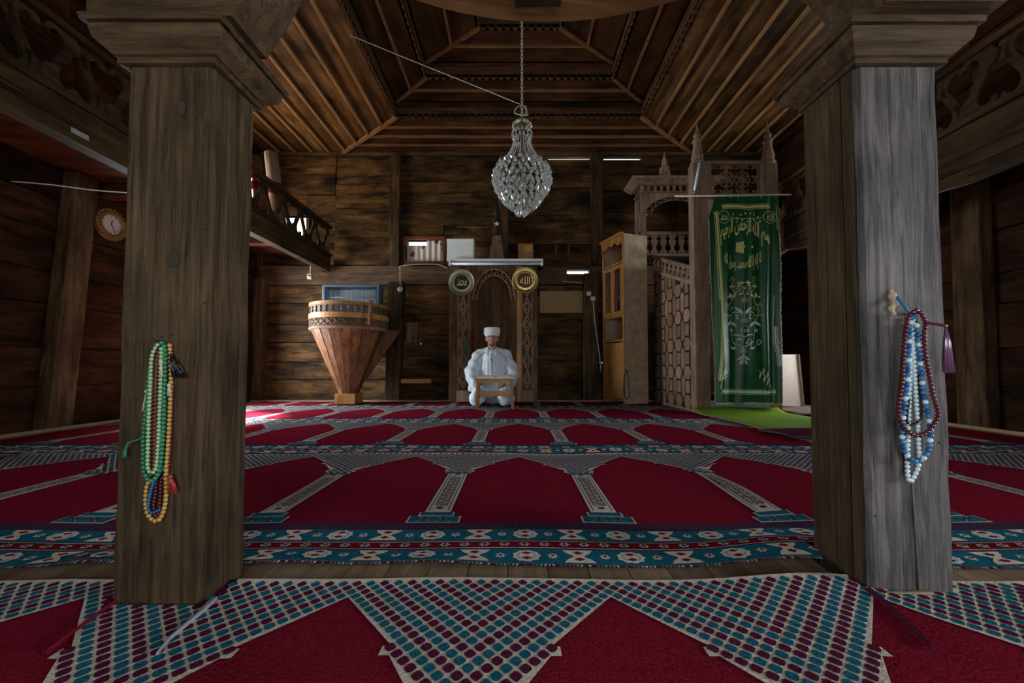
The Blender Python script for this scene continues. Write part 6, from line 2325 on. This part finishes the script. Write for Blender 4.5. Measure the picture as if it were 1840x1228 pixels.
# ---------------------------------------------------------------- reading stand and book
sy = 5.02
sx0, sx1 = P(857, 700, sy).x, P(921, 700, sy).x
zst_ = P(888, 684, sy).z
rs = thing('reading_stand', 'low honey wood reading stand with open frame before the kneeling man', 'stand', ((sx0 + sx1) / 2, sy, 0.022))
w = 0.035
g = 0.024
for x0, sl_ in ((sx0, -1), (sx1 - w, 1)):
    for y0 in (sy - 0.06, sy + 0.13):
        MB().hexa([(x0 + sl_ * 0.02, y0, g), (x0 + w + sl_ * 0.02, y0, g), (x0 + w + sl_ * 0.02, y0 + 0.03, g), (x0 + sl_ * 0.02, y0 + 0.03, g), (x0, y0, zst_), (x0 + w, y0, zst_), (x0 + w, y0 + 0.03, zst_), (x0, y0 + 0.03, zst_)]).build('leg', M['honey'], rs, bevel=0.003)
    MB().box(x0 + 0.005, x0 + w - 0.005, sy - 0.03, sy + 0.13, zst_ - 0.05, zst_ - 0.01).build('side_rail', M['honey'], rs)
zr_ = P(888, 712, sy).z
MB().box(sx0 + w, sx1 - w, sy - 0.055, sy - 0.035, zr_, zr_ + 0.065).build('front_rail', M['honey_x'], rs, bevel=0.003)
MB().box(sx0 + w, sx1 - w, sy - 0.055, sy - 0.035, zst_ - 0.03, zst_).build('top_rail', M['honey_x'], rs)
MB().box(sx0 - 0.01, sx1 + 0.01, sy - 0.07, sy + 0.18, zst_, zst_ + 0.015).build('top_board', M['honey_x'], rs, bevel=0.003)
bk = thing('open_book', 'thick open book lying on the reading stand', 'book', ((sx0 + sx1) / 2, sy + 0.05, zst_ + 0.015))
bx0, bx1 = P(855, 680, sy).x, P(927, 680, sy).x
bc = (bx0 + bx1) / 2
zb0 = zst_ + 0.016
for sg, e in ((-1, bx0), (1, bx1)):
    hw = abs(e - bc)
    prof = [(0, 0.022)] + [(hw * f, 0.022 + 0.030 * math.sin(PI * min(1, f * 1.15)) * (1 - 0.35 * f) + 0.006) for f in (0.1, 0.22, 0.36, 0.5, 0.65, 0.8, 0.97)]
    pol = [(bc + sg * u, zb0 + v) for u, v in prof] + [(bc + sg * hw * 0.97, zb0 + 0.008), (bc, zb0 + 0.006)]
    MB().prism(pol, XZ(sy - 0.06), 0, 0.23).build('page_block', M['paper'], bk)
    MB().hexa([(bc, sy - 0.068, zb0), (e, sy - 0.068, zb0 + 0.001), (e, sy + 0.18, zb0 + 0.001), (bc, sy + 0.18, zb0), (bc, sy - 0.068, zb0 + 0.006), (e, sy - 0.068, zb0 + 0.007), (e, sy + 0.18, zb0 + 0.007), (bc, sy + 0.18, zb0 + 0.006)]).build('cover', M['maroon'], bk)

# ================================================================== PRAYER BEADS
BALL = {}
def bead_mesh(mat, r):
    key = (mat.name, r)
    if key not in BALL:
        BALL[key] = MB().ball((0, 0, 0), r, seg=10, rings=7).mesh('bead', mat)
    return BALL[key]


BC = {n: bead_mat('bead_' + n, c) for n, c in dict(green=(0.024, 0.17, 0.078), mint=(0.27, 0.41, 0.21), brown=(0.16, 0.045, 0.03), amber=(0.44, 0.25, 0.055), blue=(0.015, 0.10, 0.26), wine=(0.10, 0.012, 0.02),
                                                   white=(0.66, 0.76, 0.80), sky=(0.045, 0.19, 0.40), black=(0.012, 0.012, 0.012), silver=(0.6, 0.55, 0.5), cream=(0.5, 0.46, 0.32), purple=(0.16, 0.07, 0.13), red=(0.35, 0.03, 0.025)).items()}


def beads(label, pix, conv, Y, r, cols, group, closed=False, dy=0.0):
    path = [P(*conv(x, y), Y - 0.010 - dy) for x, y in pix]
    path = spline(path, 10, closed)
    if closed:
        path.append(path[0])
    pts = resample(path, r * 1.93)
    t = thing('prayer_beads', label, 'prayer beads', pts[0], group=group)
    MB().tube(path, 0.0009, 5).build('string', BC['black'], t)
    for i, p in enumerate(pts):
        nm = cols[i % len(cols)] if isinstance(cols, (list, tuple)) else cols
        inst('bead', bead_mesh(BC[nm], r), t, p)
    return t


def tassel(t, top, bot, wdt, col, conv, Y, n=26, dy=0.012):
    a, b = P(*conv(*top), Y - dy), P(*conv(*bot), Y - dy)
    mb = MB()
    rr = random.Random(int(top[0]))
    for i in range(n):
        o_ = Vector((rr.uniform(-1, 1), rr.uniform(-0.5, 0.3), rr.uniform(-0.15, 0.15)))
        mb.tube([a, a.lerp(b, 0.35) + o_ * wdt * 0.55, b + o_ * wdt], [0.0016, 0.0014, 0.0008], 4)
    mb.ball(tuple(a), 0.004, 1, 1, 1.2)
    mb.build('tassel', BC[col], t)


cl = lambda x, y: (200 + x / 3.2308, 580 + y / 3.2316)
YL = PILLARS[0][2]
gl_ = 'prayer beads on the left pillar'
t = beads('dark green prayer beads, the widest strand hanging on the left pillar', [(292, 118), (310, 150), (312, 260), (308, 400), (300, 640), (288, 800), (268, 885), (228, 918), (194, 872), (188, 740), (194, 600), (212, 420), (226, 280), (245, 170), (275, 122)], cl, YL, 0.0051, 'green', gl_, dy=0.006)
MB().tube(spline([P(*cl(x, y), YL - 0.016) for x, y in ((186, 668), (140, 685), (100, 700), (84, 735), (80, 775))], 6), 0.0024, 6).build('tail_cord', BC['green'], t)
tassel(t, (80, 745), (78, 785), 0.004, 'green', cl, YL, 10)
t = beads('pale mint green prayer beads hanging on the left pillar', [(268, 130), (238, 190), (230, 300), (220, 500), (214, 700), (213, 840), (232, 868), (258, 850), (272, 720), (280, 520), (287, 330), (290, 150)], cl, YL, 0.0046, 'mint', gl_, dy=0.009)
tassel(t, (288, 230), (290, 312), 0.004, 'cream', cl, YL, 14, 0.022)
tassel(t, (205, 400), (180, 515), 0.002, 'cream', cl, YL, 8, 0.014)
beads('brown prayer beads between the green strands on the left pillar', [(258, 150), (246, 300), (240, 500), (232, 720), (228, 860), (244, 872), (252, 780), (256, 600), (262, 400), (272, 150)], cl, YL, 0.0048, 'brown', gl_, dy=0.001)
t = beads('amber yellow prayer beads, the longest strand on the left pillar', [(338, 132), (346, 300), (340, 500), (330, 700), (318, 860), (320, 960), (312, 1060), (286, 1136), (250, 1150), (214, 1116), (200, 1040), (206, 960), (222, 900), (236, 700), (250, 420), (268, 140)], cl, YL, 0.0050, 'amber', gl_, dy=-0.003)
tassel(t, (335, 365), (338, 425), 0.004, 'cream', cl, YL, 12, 0.016)
beads('short bright blue prayer beads low inside the amber strand on the left pillar', [(300, 850), (262, 905), (240, 940), (222, 1010), (214, 1080), (236, 1104), (282, 1086)], cl, YL, 0.0034, 'blue', gl_, dy=-0.001)
t = beads('dark wine red prayer beads hanging lowest behind the amber strand on the left pillar', [(348, 140), (350, 500), (330, 860), (294, 900), (288, 1000), (280, 1100), (262, 1130), (248, 1060), (262, 930), (256, 500), (276, 140)], cl, YL, 0.0042, 'wine', gl_, dy=-0.006)
tassel(t, (345, 190), (395, 318), 0.016, 'black', cl, YL, 44)
tassel(t, (345, 895), (362, 990), 0.010, 'red', cl, YL, 26)
q = P(*cl(300, 120), YL)
tag(MB().tube([(q.x, q.y + 0.004, q.z + 0.003), (q.x, q.y - 0.030, q.z + 0.006)], 0.0026, 8).build('hanging_nail', M['black'], None, loc=q), 'dark nail holding the bead strands on the left pillar', 'nail')

cr_ = lambda x, y: (1500 + x / 3.2308, 500 + y / 3.2316)
YR = PILLARS[1][2]
gr_ = 'prayer beads on the right pillar'
t = beads('glossy dark wine red prayer beads on the right pillar', [(470, 188), (428, 225), (408, 330), (396, 480), (388, 610), (372, 720), (378, 820), (420, 888), (470, 914), (530, 898), (580, 840), (600, 786), (572, 690), (548, 570), (524, 440), (518, 330), (526, 262), (498, 204)], cr_, YR, 0.0050, 'wine', gr_, True, dy=0.020)  # one wine colour throughout; pale spots come only from the gloss
MB().tube(spline([P(*cr_(x, y), YR - 0.034) for x, y in ((526, 258), (560, 264), (600, 270), (640, 276))], 6), 0.0034, 6).build('tail_cord', BC['wine'], t)
tassel(t, (644, 278), (656, 548), 0.013, 'purple', cr_, YR, 60, 0.034)
beads('blue and white marbled prayer beads in the middle of the right pillar', [(466, 210), (440, 262), (430, 420), (420, 600), (402, 760), (390, 900), (402, 990), (436, 1050), (488, 1064), (534, 1018), (556, 910), (544, 810), (514, 650), (494, 460), (474, 250)], cr_, YR, 0.0060, ['sky', 'sky', 'white', 'sky', 'blue', 'sky', 'white', 'blue'], gr_, dy=0.010)
beads('white prayer beads, the longest strand on the right pillar', [(452, 240), (458, 420), (466, 640), (480, 850), (486, 980), (490, 1060), (474, 1124), (436, 1182), (420, 1110), (424, 900), (434, 640), (442, 420), (448, 260)], cr_, YR, 0.0054, 'white', gr_, dy=0.0)
beads('short black prayer beads inside the white loop on the right pillar', [(486, 560), (500, 700), (504, 800), (462, 848), (420, 832), (430, 700)], cr_, YR, 0.0036, 'black', gr_, dy=0.003)
t = thing('bead_hook', 'pale plaster lump and hook with blue cord on the right pillar', 'hook', P(1604, 545, YR))
a = P(*cr_(335, 130), YR)
mb = MB()
for dx, dz, r in ((0, 0.010, 0.012), (0.006, -0.006, 0.010), (-0.004, -0.020, 0.009), (0.002, -0.034, 0.007), (-0.003, 0.024, 0.006)):
    mb.ball((a.x + dx, a.y, a.z + dz), r, 1, 0.7, 1, 9, 6)
link = fuse(mb, 0.003, 0.4, 2)
o = link_mesh('plaster', link, M['chip'], t)
o.location = -t.location
MB().tube(spline([P(*cr_(x, y), YR - d) for x, y, d in ((362, 110, 0.006), (395, 150, 0.02), (430, 190, 0.028), (468, 205, 0.022))], 6), 0.0036, 7).build('blue_cord', BC['sky'], t)
MB().tube([P(*cr_(470, 205), YR + 0.01), P(*cr_(470, 205), YR - 0.04)], 0.0026, 8).build('nail', M['black'], t)
# small strands elsewhere
cs = lambda x, y: (x, y)
YS = CBY - 0.035
beads('short dark blue prayer beads hanging low on the side panel of the cabinet', [(1124, 663), (1121, 690), (1122, 712), (1127, 716), (1131, 708), (1129, 685), (1126, 664)], cs, YS + 0.045, 0.010, ['blue', 'black', 'black'], 'small bead strands', dy=0.0)
beads('thin bright green bead strand hanging on the left carved strip of the mihrab', [(836, 612), (834, 630), (835, 655), (838, 660), (840, 640), (838, 613)], cs, YM, 0.012, 'green', 'small bead strands', dy=0.02)
bpy.data.scenes.remove(WORK)
